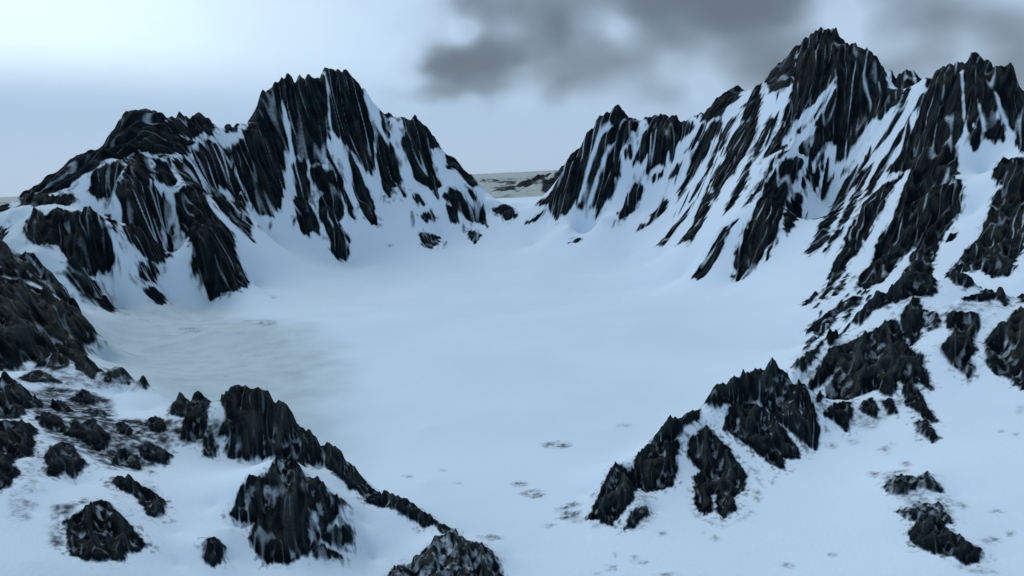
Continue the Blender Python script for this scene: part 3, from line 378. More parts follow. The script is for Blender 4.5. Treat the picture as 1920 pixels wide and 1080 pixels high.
('N3',1,[(628,1474),(729,1655),(748,1680),(767,1705),(789,1737),(815,1759),(841,1782),(864,1791),(884,1793),(901,1784),(916,1772),(935,1767),(933,1734),(924,1687),(903,1632),(893,1597),(883,1568),(873,1538),(850,1537),(857,1570),(845,1570),(827,1545),(807,1518),(805,1569),(786,1575),(769,1575),(750,1572),(727,1560),(723,1587),(719,1618)]),
('N2b',1,[(619,1517),(704,1697),(719,1705),(737,1722),(757,1747),(782,1781),(829,1813),(850,1803),(824,1781),(798,1756),(776,1732),(755,1707),(738,1690),(706,1688)]),
('N3b',1,[(988,1818),(1017,1864),(1042,1887),(1065,1905),(1058,1854),(1017,1771),(985,1730),(952,1705),(975,1774)]),
('N3b',0.75,[(1058,1854),(1050,1805),(1048,1768),(1021,1719),(1001,1733),(1024,1784)]),
('N3c',1,[(919,1645),(909,1585),(901,1556),(893,1527),(882,1496),(875,1512),(882,1544),(887,1575),(900,1605)]),
('N3d',1,[(841,1530),(862,1538),(857,1509),(852,1481),(841,1444),(827,1405),(810,1360),(815,1412),(818,1447),(820,1479)]),
('N3e',0.9,[(789,1389),(806,1387),(795,1352),(790,1327),(785,1303),(771,1299),(773,1324),(776,1352)]),
('N3f',1,[(633,1446),(656,1469),(685,1505),(725,1530),(705,1485),(693,1456),(661,1415),(651,1439)]),
('N3g',1,[(750,1525),(773,1537),(762,1477),(738,1454),(727,1476)]),
('N3h',1,[(785,1506),(802,1507),(784,1452),(768,1451)]),
('N4',0.95,[(1057,1745),(1078,1730),(1089,1713),(1102,1700),(1083,1661),(1065,1642),(1046,1623),(1021,1575),(995,1553),(981,1516),(961,1496),(959,1528),(958,1549),(958,1572),(961,1599),(991,1628),(1024,1661),(1041,1704)]),
('N5',1,[(1052,1589),(1083,1611),(1104,1620),(1126,1630),(1160,1654),(1233,1726),(1257,1733),(1283,1743),(1368,1832),(1297,1709),(1278,1657),(1269,1619),(1251,1578),(1243,1548),(1234,1518),(1215,1496),(1195,1472),(1176,1450),(1158,1428),(1138,1416),(1117,1402),(1097,1388),(1078,1373),(1060,1358),(1041,1342),(1022,1326),(1025,1347),(1027,1368),(1030,1390),(1014,1386),(998,1383),(1003,1413),(1009,1444),(1008,1473),(1014,1498),(1018,1522),(1032,1551)]),
('Q1',1,[(398,1496),(418,1511),(443,1528),(472,1543),(487,1550),(502,1557),(532,1570),(565,1585),(587,1573),(603,1564),(619,1554),(619,1517),(615,1499),(612,1480),(611,1466),(609,1452),(609,1436),(607,1413),(585,1379),(565,1394),(557,1407),(549,1420),(535,1439),(528,1465),(515,1490),(496,1496),(477,1496),(453,1481),(474,1500),(489,1504),(505,1507),(488,1506),(471,1503),(435,1475),(412,1468)]),
('Q2',1,[(418,1424),(433,1450),(467,1490),(495,1493),(517,1477),(523,1458),(530,1441),(535,1425),(540,1410),(544,1392),(547,1373),(540,1344),(524,1341),(508,1339),(492,1308),(478,1324),(472,1340),(465,1356),(457,1377),(438,1398),(428,1410)]),
('Q3',1,[(326,1352),(335,1376),(354,1391),(386,1432),(397,1398),(409,1371),(414,1351),(417,1331),(422,1301),(413,1279),(402,1252),(375,1225),(364,1175),(340,1153),(333,1183),(342,1211),(352,1239),(338,1240),(333,1212),(327,1185),(310,1170),(304,1206),(311,1235),(319,1264),(326,1292),(345,1318),(334,1332)]),
('d',0.45,[(429,1336),(440,1325),(450,1311),(448,1287),(445,1260),(440,1229),(434,1252),(433,1277),(431,1300)]),
('Q4',1,[(112,1178),(122,1201),(133,1224),(141,1242),(150,1259),(159,1276),(169,1295),(179,1314),(191,1301),(208,1299),(212,1284),(194,1206),(172,1182),(161,1165),(149,1146),(141,1149),(131,1168)]),
('Q5',1,[(208,1299),(219,1321),(237,1368),(249,1378),(267,1389),(276,1361),(294,1368),(312,1373),(306,1354),(300,1336),(293,1316),(286,1295),(278,1272),(255,1260),(240,1257),(225,1254),(213,1288)]),
('Q6',1,[(268,1394),(287,1409),(309,1426),(331,1445),(357,1464),(384,1486),(366,1437),(332,1404),(317,1386),(301,1382),(279,1364)]),
('Q7',0.9,[(168,1131),(178,1153),(188,1173),(213,1187),(214,1169),(198,1153),(185,1133)]),
('d',0.7,[(58,1236),(76,1246),(95,1253),(106,1229),(90,1229),(74,1227)]),
('d',0.7,[(56,1199),(71,1208),(87,1216),(104,1212),(98,1189),(82,1190),(67,1191)]),
('d',0.6,[(124,1260),(137,1252),(153,1268),(146,1255),(125,1234)]),
('d',0.4,[(198,1228),(215,1241),(232,1250),(248,1252),(240,1218),(233,1192),(224,1156),(201,1123),(186,1122),(171,1123),(176,1144),(181,1162),(186,1181),(191,1199)]),
('Q9',0.85,[(607,1147),(634,1167),(642,1149),(652,1137),(672,1143),(673,1119),(669,1093),(656,1099),(644,1115),(630,1112),(615,1107),(600,1118)]),
('d',0.5,[(621,1209),(634,1209),(648,1210),(658,1195),(668,1182),(634,1151),(623,1153),(611,1155)]),
('d',0.5,[(669,1093),(673,1081),(678,1068),(681,1054),(684,1040),(666,1030),(662,1042),(657,1054),(652,1064)]),
('Q9b',0.75,[(583,1061),(598,1064),(614,1069),(624,1065),(634,1060),(644,1057),(632,1024),(629,1000),(613,998),(599,1001),(592,1015),(585,1030)]),
('Q10',1,[(566,1004),(584,1013),(595,1013),(607,1013),(617,1018),(613,998),(611,983),(613,968),(615,953),(619,942),(624,933),(604,903),(588,899),(582,917),(573,925),(564,933),(560,948),(556,963),(561,984)]),
('d',0.45,[(566,918),(572,909),(579,901),(585,894),(593,890),(601,887),(610,884),(618,881),(610,870),(600,872),(590,875),(581,878),(571,881),(569,892),(567,905)]),
('F1a',1,[(-1855,2425),(-1847,2450),(-1838,2476),(-1831,2505),(-1824,2534),(-1982,2797),(-1955,2803),(-1908,2813),(-1875,2820),(-1842,2826),(-1814,2823),(-1775,2802),(-1738,2782),(-1717,2771),(-1695,2758),(-1672,2743),(-1601,2610),(-1623,2585),(-1643,2566),(-1657,2553),(-1674,2546),(-1695,2509),(-1712,2467),(-1720,2440),(-1726,2413),(-1733,2386),(-1741,2361),(-1746,2335),(-1753,2311),(-1762,2290),(-1808,2356)]),
('F1',1,[(-1752,2275),(-1745,2299),(-1738,2323),(-1731,2346),(-1725,2373),(-1718,2400),(-1712,2427),(-1704,2454),(-1687,2496),(-1672,2506),(-1658,2519),(-1644,2532),(-1633,2550),(-1615,2550),(-1597,2550),(-1659,2717),(-1611,2679),(-1574,2641),(-1538,2603),(-1503,2568),(-1452,2519),(-1431,2446),(-1440,2404),(-964,1597),(-984,1598),(-1200,1922),(-1240,1955),(-1219,1881),(-1028,1568),(-1067,1586),(-1115,1652),(-1100,1604),(-1101,1582),(-1102,1560),(-1105,1541),(-1099,1510),(-1048,1418),(-1041,1390),(-1038,1366),(-1035,1342),(-1034,1323),(-1035,1305),(-1114,1409),(-1170,1484),(-1201,1527),(-1231,1568),(-1263,1613),(-1314,1682),(-1397,1793),(-1553,1998),(-1622,2091),(-1671,2160),(-1714,2220)]),
('F2',1,[(-1994,3259),(-1990,3298),(-1965,3313),(-1934,3304),(-1911,3317),(-1899,3351),(-1865,3299),(-1859,3206),(-1828,3176),(-1879,3181),(-1925,3211),(-1969,3238)]),
('F2b',1,[(-1861,3226),(-1858,3285),(-1868,3351),(-1765,3215),(-1769,3175),(-1831,3200)]),
('F3',1,[(-2231,3384),(-2277,3474),(-2286,3565),(-2196,3501),(-2166,3550),(-2124,3540),(-2080,3528),(-2062,3548),(-2161,3790),(-1975,3554),(-1918,3515),(-1906,3503),(-1893,3491),(-1877,3473),(-1862,3453),(-1878,3435),(-1919,3463),(-1924,3447),(-1926,3395),(-1934,3349),(-1936,3294),(-1963,3292),(-1999,3307),(-2037,3334),(-2078,3351),(-2117,3327),(-2150,3325),(-2189,3348)]),
('F3b',1,[(-2544,3850),(-2525,3899),(-2367,3744),(-2324,3749),(-2289,3766),(-2274,3812),(-2236,3803),(-2202,3802),(-2202,3761),(-2208,3685),(-2252,3664),(-2268,3618),(-2302,3601),(-2416,3675)]),
('F3c',1,[(-2099,3835),(-2075,3847),(-1927,3618),(-1888,3531),(-1899,3520),(-1928,3547)]),
('F3d',1,[(-2451,3544),(-2374,3471),(-2327,3410),(-2332,3371),(-2409,3389),(-2460,3469),(-2507,3543)]),
('F3e',1,[(-2631,3834),(-2547,3768),(-2485,3678),(-2531,3679),(-2665,3787)]),
('G1',1,[(-998,1601),(-972,1597),(-958,1594),(-943,1589),(-922,1582),(-879,1479),(-898,1489),(-918,1501)]),
('G1b',1,[(-1030,1562),(-1029,1578),(-1027,1591),(-1271,2018),(-993,1600),(-950,1501),(-964,1477)]),
('G2',0.95,[(-969,1386),(-982,1430),(-996,1477),(-962,1457),(-937,1439),(-916,1428),(-927,1417),(-937,1406),(-945,1396),(-953,1385)]),
('d',0.6,[(-941,1590),(-1175,2023),(-1167,2047),(-1157,2069),(-881,1574),(-901,1579),(-1155,1988)]),
('G4',0.8,[(-922,1582),(-904,1579),(-874,1571),(-860,1568),(-844,1562),(-828,1557),(-816,1493),(-837,1490),(-854,1482)]),
('G5',1,[(-832,1556),(-814,1554),(-795,1541),(-778,1486)]),
('G5b',1,[(-795,1541),(-769,1527),(-739,1508),(-708,1488),(-737,1502),(-756,1515),(-775,1525)]),
('G6',1,[(-982,1276),(-973,1283),(-965,1291),(-956,1298),(-948,1308),(-970,1360),(-909,1298),(-890,1289),(-874,1285),(-859,1280),(-836,1238),(-841,1212),(-823,1172),(-809,1136),(-815,1128),(-822,1120),(-829,1113),(-836,1104),(-842,1097),(-849,1090),(-874,1125),(-900,1161),(-926,1197),(-951,1233)]),
('G6b',1,[(-841,1079),(-834,1086),(-827,1093),(-820,1100),(-814,1108),(-806,1114),(-799,1122),(-782,1117),(-766,1115),(-743,1075),(-721,1039),(-701,1005),(-704,992),(-711,986),(-722,987),(-734,990),(-740,983),(-748,979),(-755,973),(-762,969),(-786,1002),(-813,1040)]),
('G6c',1,[(-757,962),(-750,966),(-742,970),(-735,976),(-728,981),(-715,982),(-693,956),(-675,934),(-665,901),(-666,887),(-673,883),(-680,879),(-688,876),(-694,872),(-706,888),(-718,906),(-731,924),(-744,942)]),
('G7',1,[(-793,1163),(-805,1211),(-783,1196),(-763,1184),(-736,1138),(-744,1125),(-766,1133)]),
('G7b',0.9,[(-834,1263),(-868,1341),(-844,1324),(-800,1268),(-806,1241)]),
('G7c',0.95,[(-863,1373),(-865,1399),(-866,1425),(-846,1409),(-826,1396),(-831,1368),(-849,1366)]),
('G7d',0.8,[(-785,1274),(-799,1329),(-772,1309),(-748,1291),(-744,1258),(-764,1265)]),
('d',0.7,[(-883,1312),(-908,1374),(-884,1367),(-875,1321)]),
('G8',1,[(-728,1128),(-749,1182),(-739,1203),(-742,1228),(-709,1196),(-685,1178),(-675,1146),(-671,1116),(-682,1113),(-703,1130),(-717,1126)]),
('G9',1,[(-659,968),(-671,990),(-687,1016),(-703,1045),(-707,1067),(-710,1087),(-698,1094),(-673,1069),(-655,1051),(-650,1025),(-647,1004),(-659,1000),(-656,977)]),
('G10',0.9,[(-704,1227),(-709,1261),(-675,1232),(-668,1200),(-685,1203)]),
('G11',1,[(-677,1280),(-672,1303),(-653,1294),(-634,1267),(-634,1241),(-651,1247)]),
('G12',1,[(-637,1089),(-657,1143),(-653,1160),(-640,1154),(-627,1148),(-607,1108),(-623,1100)]),
('G13',1,[(-641,1177),(-632,1196),(-615,1197),(-591,1183),(-587,1154),(-608,1152),(-621,1153)]),
('d',0.6,[(-596,1102),(-599,1134),(-581,1112),(-579,1083)]),
('G14',1,[(-598,1013),(-598,1030),(-587,1032),(-577,1033),(-564,1031),(-551,1027),(-538,1018),(-525,1009),(-507,978),(-504,957),(-515,951),(-530,968),(-555,996),(-574,998)]),
('G15',1,[(-657,1336),(-708,1488),(-682,1471),(-665,1463),(-648,1453),(-631,1445),(-614,1435),(-573,1289),(-563,1261),(-561,1243),(-572,1236),(-584,1231),(-599,1245),(-606,1275),(-612,1301),(-634,1307)]),
('G15b',0.9,[(-561,1243),(-552,1258),(-538,1241),(-533,1206),(-544,1207),(-553,1227)]),
('G16',1,[(-539,1260),(-537,1284),(-537,1301),(-611,1434),(-583,1422),(-567,1415),(-550,1408),(-534,1401),(-512,1390),(-487,1377),(-478,1371),(-468,1366),(-459,1360),(-440,1350),(-431,1343),(-421,1337),(-411,1331),(-402,1325),(-387,1313),(-373,1306),(-359,1251),(-371,1240),(-385,1242),(-364,1120),(-425,1236),(-440,1239),(-456,1243),(-471,1245),(-483,1240),(-495,1232),(-512,1228),(-523,1243),(-517,1262)]),
('G17',1,[(-373,1306),(-350,1292),(-335,1282),(-321,1272),(-314,1266),(-306,1259),(-295,1251),(-285,1243),(-272,1235),(-259,1226),(-246,1217),(-262,1173),(-273,1185),(-284,1196),(-297,1194),(-307,1203),(-318,1212),(-334,1222),(-359,1251)]),
('G18',1,[(-246,1217),(-218,1203),(-193,1189),(-184,1183),(-174,1177),(-165,1171),(-146,1158),(-164,1132),(-178,1141),(-192,1146),(-203,1152),(-216,1162),(-229,1164),(-243,1164),(-266,1171),(-254,1181)]),
('G18',0.9,[(-165,1171),(-152,1163),(-139,1156),(-127,1148),(-108,1135),(-122,1143),(-131,1107),(-151,1161)]),
('G19',1,[(-427,1012),(-426,1026),(-424,1038),(-419,1046),(-412,1055),(-394,1059),(-390,1077),(-388,1099),(-420,1236),(-368,1120),(-358,1117),(-349,1113),(-337,1105),(-327,1126),(-310,1095),(-299,1082),(-294,1101),(-290,1122),(-286,1069),(-295,1056),(-297,1042),(-302,1028),(-306,1012),(-313,998),(-319,985),(-327,974),(-335,961),(-348,955),(-360,950),(-369,955),(-377,960),(-390,977),(-391,992),(-391,1005),(-410,1006)]),
('G19b',0.95,[(-301,1024),(-296,1035),(-290,1047),(-281,1057),(-272,1071),(-265,1063),(-274,1038),(-290,1025)]),
('G19c',0.9,[(-311,1000),(-299,1014),(-287,1016),(-275,1019),(-289,999),(-305,990)]),
('G20',1,[(-569,859),(-569,876),(-564,885),(-559,895),(-563,915),(-559,930),(-542,912),(-533,906),(-521,902),(-509,897),(-497,885),(-485,875),(-485,853),(-492,842),(-485,818),(-492,803),(-500,795),(-508,789),(-524,792),(-545,820),(-558,841)]),
('d',0.55,[(-558,799),(-571,824),(-583,847),(-592,866),(-593,879),(-594,892),(-588,901),(-585,914),(-584,933),(-576,950),(-570,922),(-568,903),(-571,892),(-574,880),(-576,867),(-568,852),(-555,833),(-542,813),(-544,791)]),
('d',0.85,[(-602,882),(-598,893),(-588,896),(-578,898),(-574,873),(-587,868)]),
('d',0.8,[(-570,828),(-559,827),(-548,807),(-558,809)]),
('G21',1,[(-420,892),(-424,910),(-426,940),(-411,937),(-404,909),(-406,887)]),
('G22',0.8,[(-207,1007),(-201,1043),(-188,1043),(-175,1038),(-171,1040),(-161,1045),(-151,1051),(-141,1062),(-132,1075),(-119,1072),(-113,1137),(-94,1070),(-82,1068),(-69,1064),(-59,1057),(-48,1050),(-43,1035),(-38,1021),(-32,1002),(-36,973),(-40,947),(-50,945),(-60,944),(-71,942),(-81,940),(-91,939),(-102,938),(-112,937),(-122,937),(-133,936),(-143,937),(-154,936),(-164,937),(-175,937),(-185,936),(-195,936),(-205,935),(-206,967)]),
('d',0.5,[(120,1553),(112,1533),(82,1528),(58,1540),(42,1561),(51,1580),(68,1581),(86,1584),(116,1572)]),
('d',0.5,[(14,1351),(11,1340),(-3,1340),(-15,1348),(-23,1361),(-19,1371),(-3,1372),(12,1362)]),
('d',0.5,[(46,1299),(41,1285),(21,1284),(4,1295),(-7,1313),(-2,1328),(23,1329),(43,1315)]),
('d',0.5,[(-223,1454),(-224,1443),(-236,1449),(-248,1460),(-256,1474),(-255,1482),(-240,1477),(-227,1465)]),
('d',0.5,[(-154,1458),(-155,1452),(-161,1451),(-167,1457),(-172,1465),(-171,1471),(-163,1471),(-156,1465)]),
('d',0.5,[(-1210,3749),(-1203,3713),(-1213,3685),(-1227,3684),(-1242,3700),(-1248,3732),(-1239,3773),(-1224,3783)]),
('d',0.5,[(268,1663),(263,1652),(248,1645),(235,1647),(228,1657),(234,1670),(253,1678),(267,1674)]),
('d',0.5,[(701,1308),(690,1292),(680,1291),(678,1303),(682,1323),(692,1337),(704,1338),(708,1325)]),
('d',0.5,[(719,1332),(715,1326),(711,1327),(709,1332),(709,1339),(713,1343),(719,1344),(721,1337)]),
('d',0.5,[(669,949),(662,942),(649,941),(641,945),(638,953),(646,960),(662,962),(672,957)]),
('d',0.5,[(948,1304),(938,1293),(931,1292),(931,1302),(936,1316),(945,1326),(954,1326),(954,1316)]),
('d',0.5,[(874,1249),(869,1243),(863,1245),(861,1250),(862,1259),(868,1264),(875,1263),(878,1256)]),
('d',0.5,[(885,1230),(881,1226),(876,1226),(875,1231),(876,1238),(880,1242),(886,1240),(888,1235)]),
('d',0.5,[(174,1035),(171,1025),(165,1021),(161,1027),(160,1039),(163,1050),(170,1053),(175,1047)]),
('d',0.5,[(144,1058),(142,1052),(138,1049),(136,1052),(135,1060),(137,1068),(141,1069),(144,1066)]),
('d',0.5,[(139,1019),(136,1010),(126,1008),(119,1013),(115,1024),(119,1033),(130,1035),(139,1028)]),
('d',0.5,[(115,1008),(113,1002),(106,1002),(101,1004),(97,1011),(100,1016),(108,1017),(114,1013)]),
('d',0.5,[(187,1024),(184,1018),(176,1017),(170,1021),(167,1028),(170,1035),(179,1036),(187,1031)]),
('d',0.5,[(224,980),(219,976),(204,977),(191,982),(183,989),(188,994),(207,992),(222,986)]),
('d',0.5,[(296,1106),(294,1101),(290,1100),(288,1102),(287,1108),(289,1112),(294,1114),(297,1111)]),
('d',0.5,[(-784,4924),(-787,4908),(-810,4899),(-831,4906),(-846,4919),(-842,4935),(-815,4940),(-790,4938)]),
('d',0.36,[(-564,833),(-551,809),(-550,796),(-560,803),(-576,822),(-588,845),(-586,856),(-577,852)]),
('d',0.36,[(-617,875),(-604,850),(-606,833),(-621,838),(-641,858),(-653,882),(-647,898),(-632,896)]),
('d',0.5,[(-33,1137),(-37,1126),(-55,1112),(-69,1108),(-81,1121),(-77,1139),(-56,1150),(-37,1147)]),
('d',0.26,[(-517,928),(-515,918),(-520,906),(-526,900),(-531,899),(-532,907),(-528,923),(-522,934)]),
('d',0.36,[(-1286,3019),(-1281,2978),(-1340,2985),(-1399,3013),(-1449,3054),(-1454,3098),(-1428,3114),(-1400,3127),(-1328,3094)]),
('d',0.41,[(-1029,3166),(-1024,3108),(-1059,3110),(-1091,3106),(-1163,3148),(-1232,3230),(-1237,3293),(-1197,3296),(-1156,3300),(-1113,3277),(-1068,3248)]),
('d',0.5,[(58,1175),(56,1169),(44,1168),(35,1173),(28,1181),(32,1188),(45,1187),(56,1182)]),
('d',0.5,[(107,1177),(104,1170),(90,1173),(79,1180),(72,1190),(76,1197),(92,1195),(106,1186)]),
('d',0.72,[(-893,1264),(-893,1285),(-899,1314),(-925,1373),(-924,1396),(-921,1414),(-909,1416),(-896,1418),(-883,1420),(-870,1422),(-858,1426),(-847,1430),(-835,1435),(-823,1438),(-791,1388),(-727,1278),(-718,1287),(-707,1293),(-695,1296),(-682,1299),(-668,1300),(-654,1300),(-639,1298),(-623,1294),(-608,1292),(-593,1291),(-577,1289),(-563,1289),(-548,1289),(-534,1273),(-521,1262),(-534,1253),(-546,1242),(-557,1231),(-569,1227),(-582,1224),(-594,1221),(-606,1218),(-595,1191),(-580,1157),(-588,1145),(-594,1131),(-599,1115),(-600,1094),(-608,1086),(-615,1076),(-621,1066),(-629,1059),(-643,1068),(-656,1075),(-668,1081),(-678,1081),(-688,1081),(-699,1082),(-710,1083),(-723,1087),(-736,1092),(-764,1127),(-793,1163),(-813,1175),(-833,1187),(-867,1231)]),
('d',0.3,[(-661,889),(-670,909),(-682,935),(-696,963),(-711,993),(-699,994),(-690,999),(-674,977),(-661,960),(-640,931),(-626,912),(-618,892),(-612,874),(-604,854),(-604,837),(-604,820),(-618,831),(-631,842),(-641,858),(-651,873)]),
('d',0.25,[(-548,886),(-552,901),(-573,944),(-595,989),(-607,1018),(-598,1021),(-590,1027),(-584,1037),(-580,1050),(-575,1062),(-570,1074),(-563,1084),(-540,1049),(-523,1025),(-507,1003),(-502,972),(-498,943),(-504,935),(-510,927),(-516,919),(-522,910),(-528,903),(-534,897),(-541,891)]),
('d',0.4,[(-315,1042),(-305,1048),(-295,1056),(-286,1065),(-277,1081),(-272,1072),(-267,1064),(-262,1056),(-268,1038),(-274,1022),(-279,1003),(-289,994),(-300,988),(-311,981),(-312,995),(-314,1008),(-315,1020),(-315,1030)]),
('d',0.5,[(-391,982),(-399,1000),(-404,1012),(-414,1004),(-405,989),(-396,973)]),
('d',0.5,[(-942,1546),(-953,1590),(-938,1591),(-1172,2021),(-1156,2028),(-882,1574),(-864,1568),(-846,1565),(-1081,2037),(-787,1501),(-767,1480),(-779,1472),(-792,1469),(-808,1470),(-824,1471),(-835,1463),(-846,1452),(-856,1441),(-866,1430),(-878,1423),(-891,1417),(-904,1411),(-915,1404),(-926,1399),(-935,1391),(-943,1381),(-950,1370),(-953,1356),(-971,1406),(-982,1446),(-1050,1574),(-1027,1568),(-1008,1567),(-999,1580),(-993,1599)]),
('d',0.45,[(621,1522),(624,1494),(637,1490),(649,1485),(676,1500),(701,1511),(722,1512),(743,1519),(760,1520),(777,1518),(793,1516),(807,1510),(822,1506),(836,1500),(850,1496),(840,1464),(829,1429),(816,1392),(800,1351),(804,1384),(804,1412),(804,1441),(802,1466),(781,1452),(761,1438),(742,1426),(720,1408),(706,1413),(692,1418),(677,1422),(659,1419),(642,1419),(637,1431),(631,1441),(625,1452),(619,1464),(615,1481)]),
('d',0.35,[(1063,1873),(1079,1867),(1094,1860),(1111,1856),(1130,1857),(1098,1774),(1168,1856),(1187,1855),(1205,1854),(1220,1845),(1234,1835),(1248,1826),(1259,1813),(1267,1796),(1235,1772),(1148,1669),(1125,1655),(1106,1650),(1088,1645),(1071,1642),(1060,1652),(1048,1662),(1036,1674),(1027,1689),(1018,1706),(1028,1743),(1036,1780),(1051,1828)]),
('d',0.4,[(289,1209),(299,1190),(308,1169),(317,1149),(327,1137),(336,1126),(351,1140),(366,1154),(382,1169),(399,1187),(408,1229),(416,1268),(420,1225),(405,1186),(390,1147),(373,1139),(356,1129),(340,1120),(323,1111),(315,1123),(306,1133),(298,1144),(289,1155),(289,1182)]),
('d',0.25,[(325,1441),(345,1456),(364,1471),(385,1488),(403,1497),(415,1460),(438,1466),(427,1447),(416,1429),(399,1431),(382,1433),(359,1411),(341,1399),(324,1394)]),
('d',0.45,[(611,1155),(619,1145),(627,1136),(637,1129),(647,1123),(656,1117),(667,1114),(678,1110),(673,1093),(666,1073),(658,1051),(649,1028),(640,1006),(622,994),(605,985),(598,995),(592,1007),(586,1020),(580,1034),(592,1064),(604,1095),(607,1123)]),
('r',0.9,[(1418,5163),(1399,4920),(1433,4872),(1468,4829),(1501,4787),(1532,4739),(1654,4968),(1691,4935),(1725,4896),(1761,4866),(1589,4277),(1614,4233),(1627,4164),(1643,4104),(1663,4057),(1684,4014),(1706,3976),(1730,3942),(1754,3912),(1776,3878),(1796,3840),(1828,3825),(1857,3806),(1886,3787),(1913,3764),(1937,3737),(1958,3707),(1977,3672),(2147,3910),(1998,3570),(2010,3525),(2024,3484),(2005,3471),(1987,3458),(1968,3445),(1950,3432),(1930,3416),(1908,3396),(1888,3380),(1868,3364),(1847,3345),(1825,3325),(1804,3306),(1772,3267),(1738,3247),(1702,3220),(1667,3196),(1636,3179),(1605,3163),(1576,3149),(1548,3139),(1519,3125),(1492,3115),(1465,3104),(1436,3091),(1405,3071),(1376,3054),(1343,3031),(1312,3008),(1279,2983),(1297,3062),(1313,3138),(1325,3205),(1335,3270),(1346,3336),(1354,3401),(1374,3494),(1416,3646),(1403,3660),(1366,3657),(1332,3661),(1304,3683),(1282,3725),(1267,3786),(1260,3879),(1234,3883),(1208,3891),(1182,3899),(1156,3907),(1131,3918),(1107,3934),(1082,3949),(1057,3965),(1032,3980),(1006,3991),(1013,4216),(999,4371),(974,4491),(938,4571),(899,4642),(930,4710),(959,4765),(986,4805),(1011,4841),(1035,4867),(1059,4893),(1089,4897),(1120,4906),(1150,4914),(1180,4918),(1210,4922),(1240,4930),(1272,4943),(1304,4956),(1393,5180)]),
('r',0.85,[(-2081,4305),(-2047,4327),(-2019,4362),(-1998,4414),(-1985,4486),(-1970,4558),(-1955,4631),(-1932,4691),(-1906,4746),(-1876,4792),(-1858,4873),(-1840,4959),(-1818,5037),(-1789,5001),(-1764,4976),(-1739,4950),(-1717,4935),(-1694,4915),(-1673,4900),(-1650,4880),(-1629,4865),(-1606,4845),(-1584,4825),(-1570,4884),(-1559,4954),(-1551,5035),(-1541,5117),(-1527,5184),(-1512,5166),(-1495,5142),(-1472,5098),(-1445,5038),(-1419,4980),(-1373,5009),(-1322,5023),(-1269,5031),(-1218,5043),(-1167,5061),(-1118,5088),(-1085,5150),(-1055,5228),(-1023,5307),(-983,5348),(-943,5395),(-907,5469),(-874,5401),(-840,5327),(-810,5271),(-854,5237),(-897,5197),(-938,5151),(-978,5101),(-1015,5045),(-1053,4994),(-1090,4944),(-1129,4909),(-1183,4896),(-1235,4878),(-1286,4860),(-1336,4841),(-1385,4816),(-1422,4768),(-1461,4730),(-1501,4696),(-1422,4306),(-1439,4218),(-1458,4145),(-1479,4080),(-1504,4090),(-1532,4108),(-1560,4126),(-1589,4145),(-1621,4171),(-1651,4194),(-1685,4225),(-1697,4146),(-1724,4105),(-1758,4085),(-1798,4078),(-1843,4083),(-1883,4075),(-1891,4001),(-1899,4007),(-1910,4007),(-1918,4013),(-1980,4131),(-2017,4197),(-2055,4264)]),
('r',0.6,[(-810,5271),(-757,5279),(-707,5308),(-658,5347),(-608,5381),(-555,5404),(-502,5420),(-448,5436),(-394,5451),(-341,5488),(-288,5553),(-267,5543),(-246,5533),(-224,5517),(-195,5302),(-171,5196),(-220,5162),(-267,5123),(-313,5074),(-358,5014),(-400,4939),(-441,4865),(-481,4787),(-530,4872),(-578,4932),(-625,4977),(-671,5013),(-716,5038),(-740,5098),(-762,5153),(-785,5209)]),
('r',0.9,[(961,2495),(989,2502),(1015,2506),(1043,2513),(1072,2524),(1106,2544),(1138,2560),(1172,2580),(1205,2597),(1236,2608),(1262,2599),(1288,2589),(1314,2580),(1339,2570),(1366,2563),(1324,2506),(1068,2039),(1056,2034),(993,1931),(971,1905),(951,1884),(935,1887),(919,1893),(925,1946),(899,1931),(871,1912),(819,1837),(813,1863),(788,1844),(760,1819),(734,1796),(733,1810),(764,1905),(919,2314),(932,2372),(947,2434)]),
('K10',1,[(2184,3245),(2203,3227),(2302,3327),(2317,3316),(2331,3304),(2345,3292),(2359,3280),(2384,3259),(2408,3237),(2432,3216),(2453,3195),(2474,3176),(2494,3156),(2515,3137),(2535,3118),(2553,3099),(2571,3080),(2590,3061),(2607,3042),(2625,3023),(2642,3005),(2660,2987),(2677,2969),(2686,2951),(2452,2667),(2430,2618),(2408,2569),(2391,2527),(2373,2485),(2356,2444),(2315,2421),(2275,2398),(2238,2378),(2203,2361),(2171,2346),(2139,2331),(2108,2316),(2115,2348),(2125,2383),(2134,2418),(2144,2454),(2153,2491),(2160,2525),(2126,2505),(2092,2485),(2061,2468),(2031,2451),(2001,2434),(1970,2417),(1941,2401),(1959,2443),(1974,2484),(1990,2526),(2006,2568),(2020,2608),(2032,2646),(2026,2676),(2021,2706),(2013,2733),(2002,2758),(1993,2786),(1993,2825),(2100,3021),(2103,3069),(2117,3097),(2129,3121),(2141,3146),(2151,3167),(2160,3189),(2170,3211),(2178,3230)]),
('x',0.85,[(1796,4015),(1766,4023),(1713,4012),(1672,4005),(1632,4003),(1601,3996),(1568,3986),(1535,3975),(1504,3954),(1470,3922),(1431,3877),(1459,3876),(1496,3907),(1531,3930),(1562,3946),(1607,3951),(1653,3956),(1687,3970),(1721,3984),(1759,4002)]),
('x',0.85,[(1761,4001),(1719,3980),(1672,3957),(1642,3946),(1609,3931),(1630,3923),(1658,3935),(1687,3946),(1714,3959),(1741,3971),(1768,3983)]),
('x',0.85,[(1614,4203),(1577,4183),(1546,4175),(1516,4167),(1475,4138),(1489,4105),(1516,4119),(1542,4129),(1574,4141),(1606,4153)]),
('x',0.85,[(1614,3930),(1561,3918),(1525,3910),(1486,3897),(1417,3798),(1500,3856),(1546,3878),(1588,3889),(1638,3906)]),
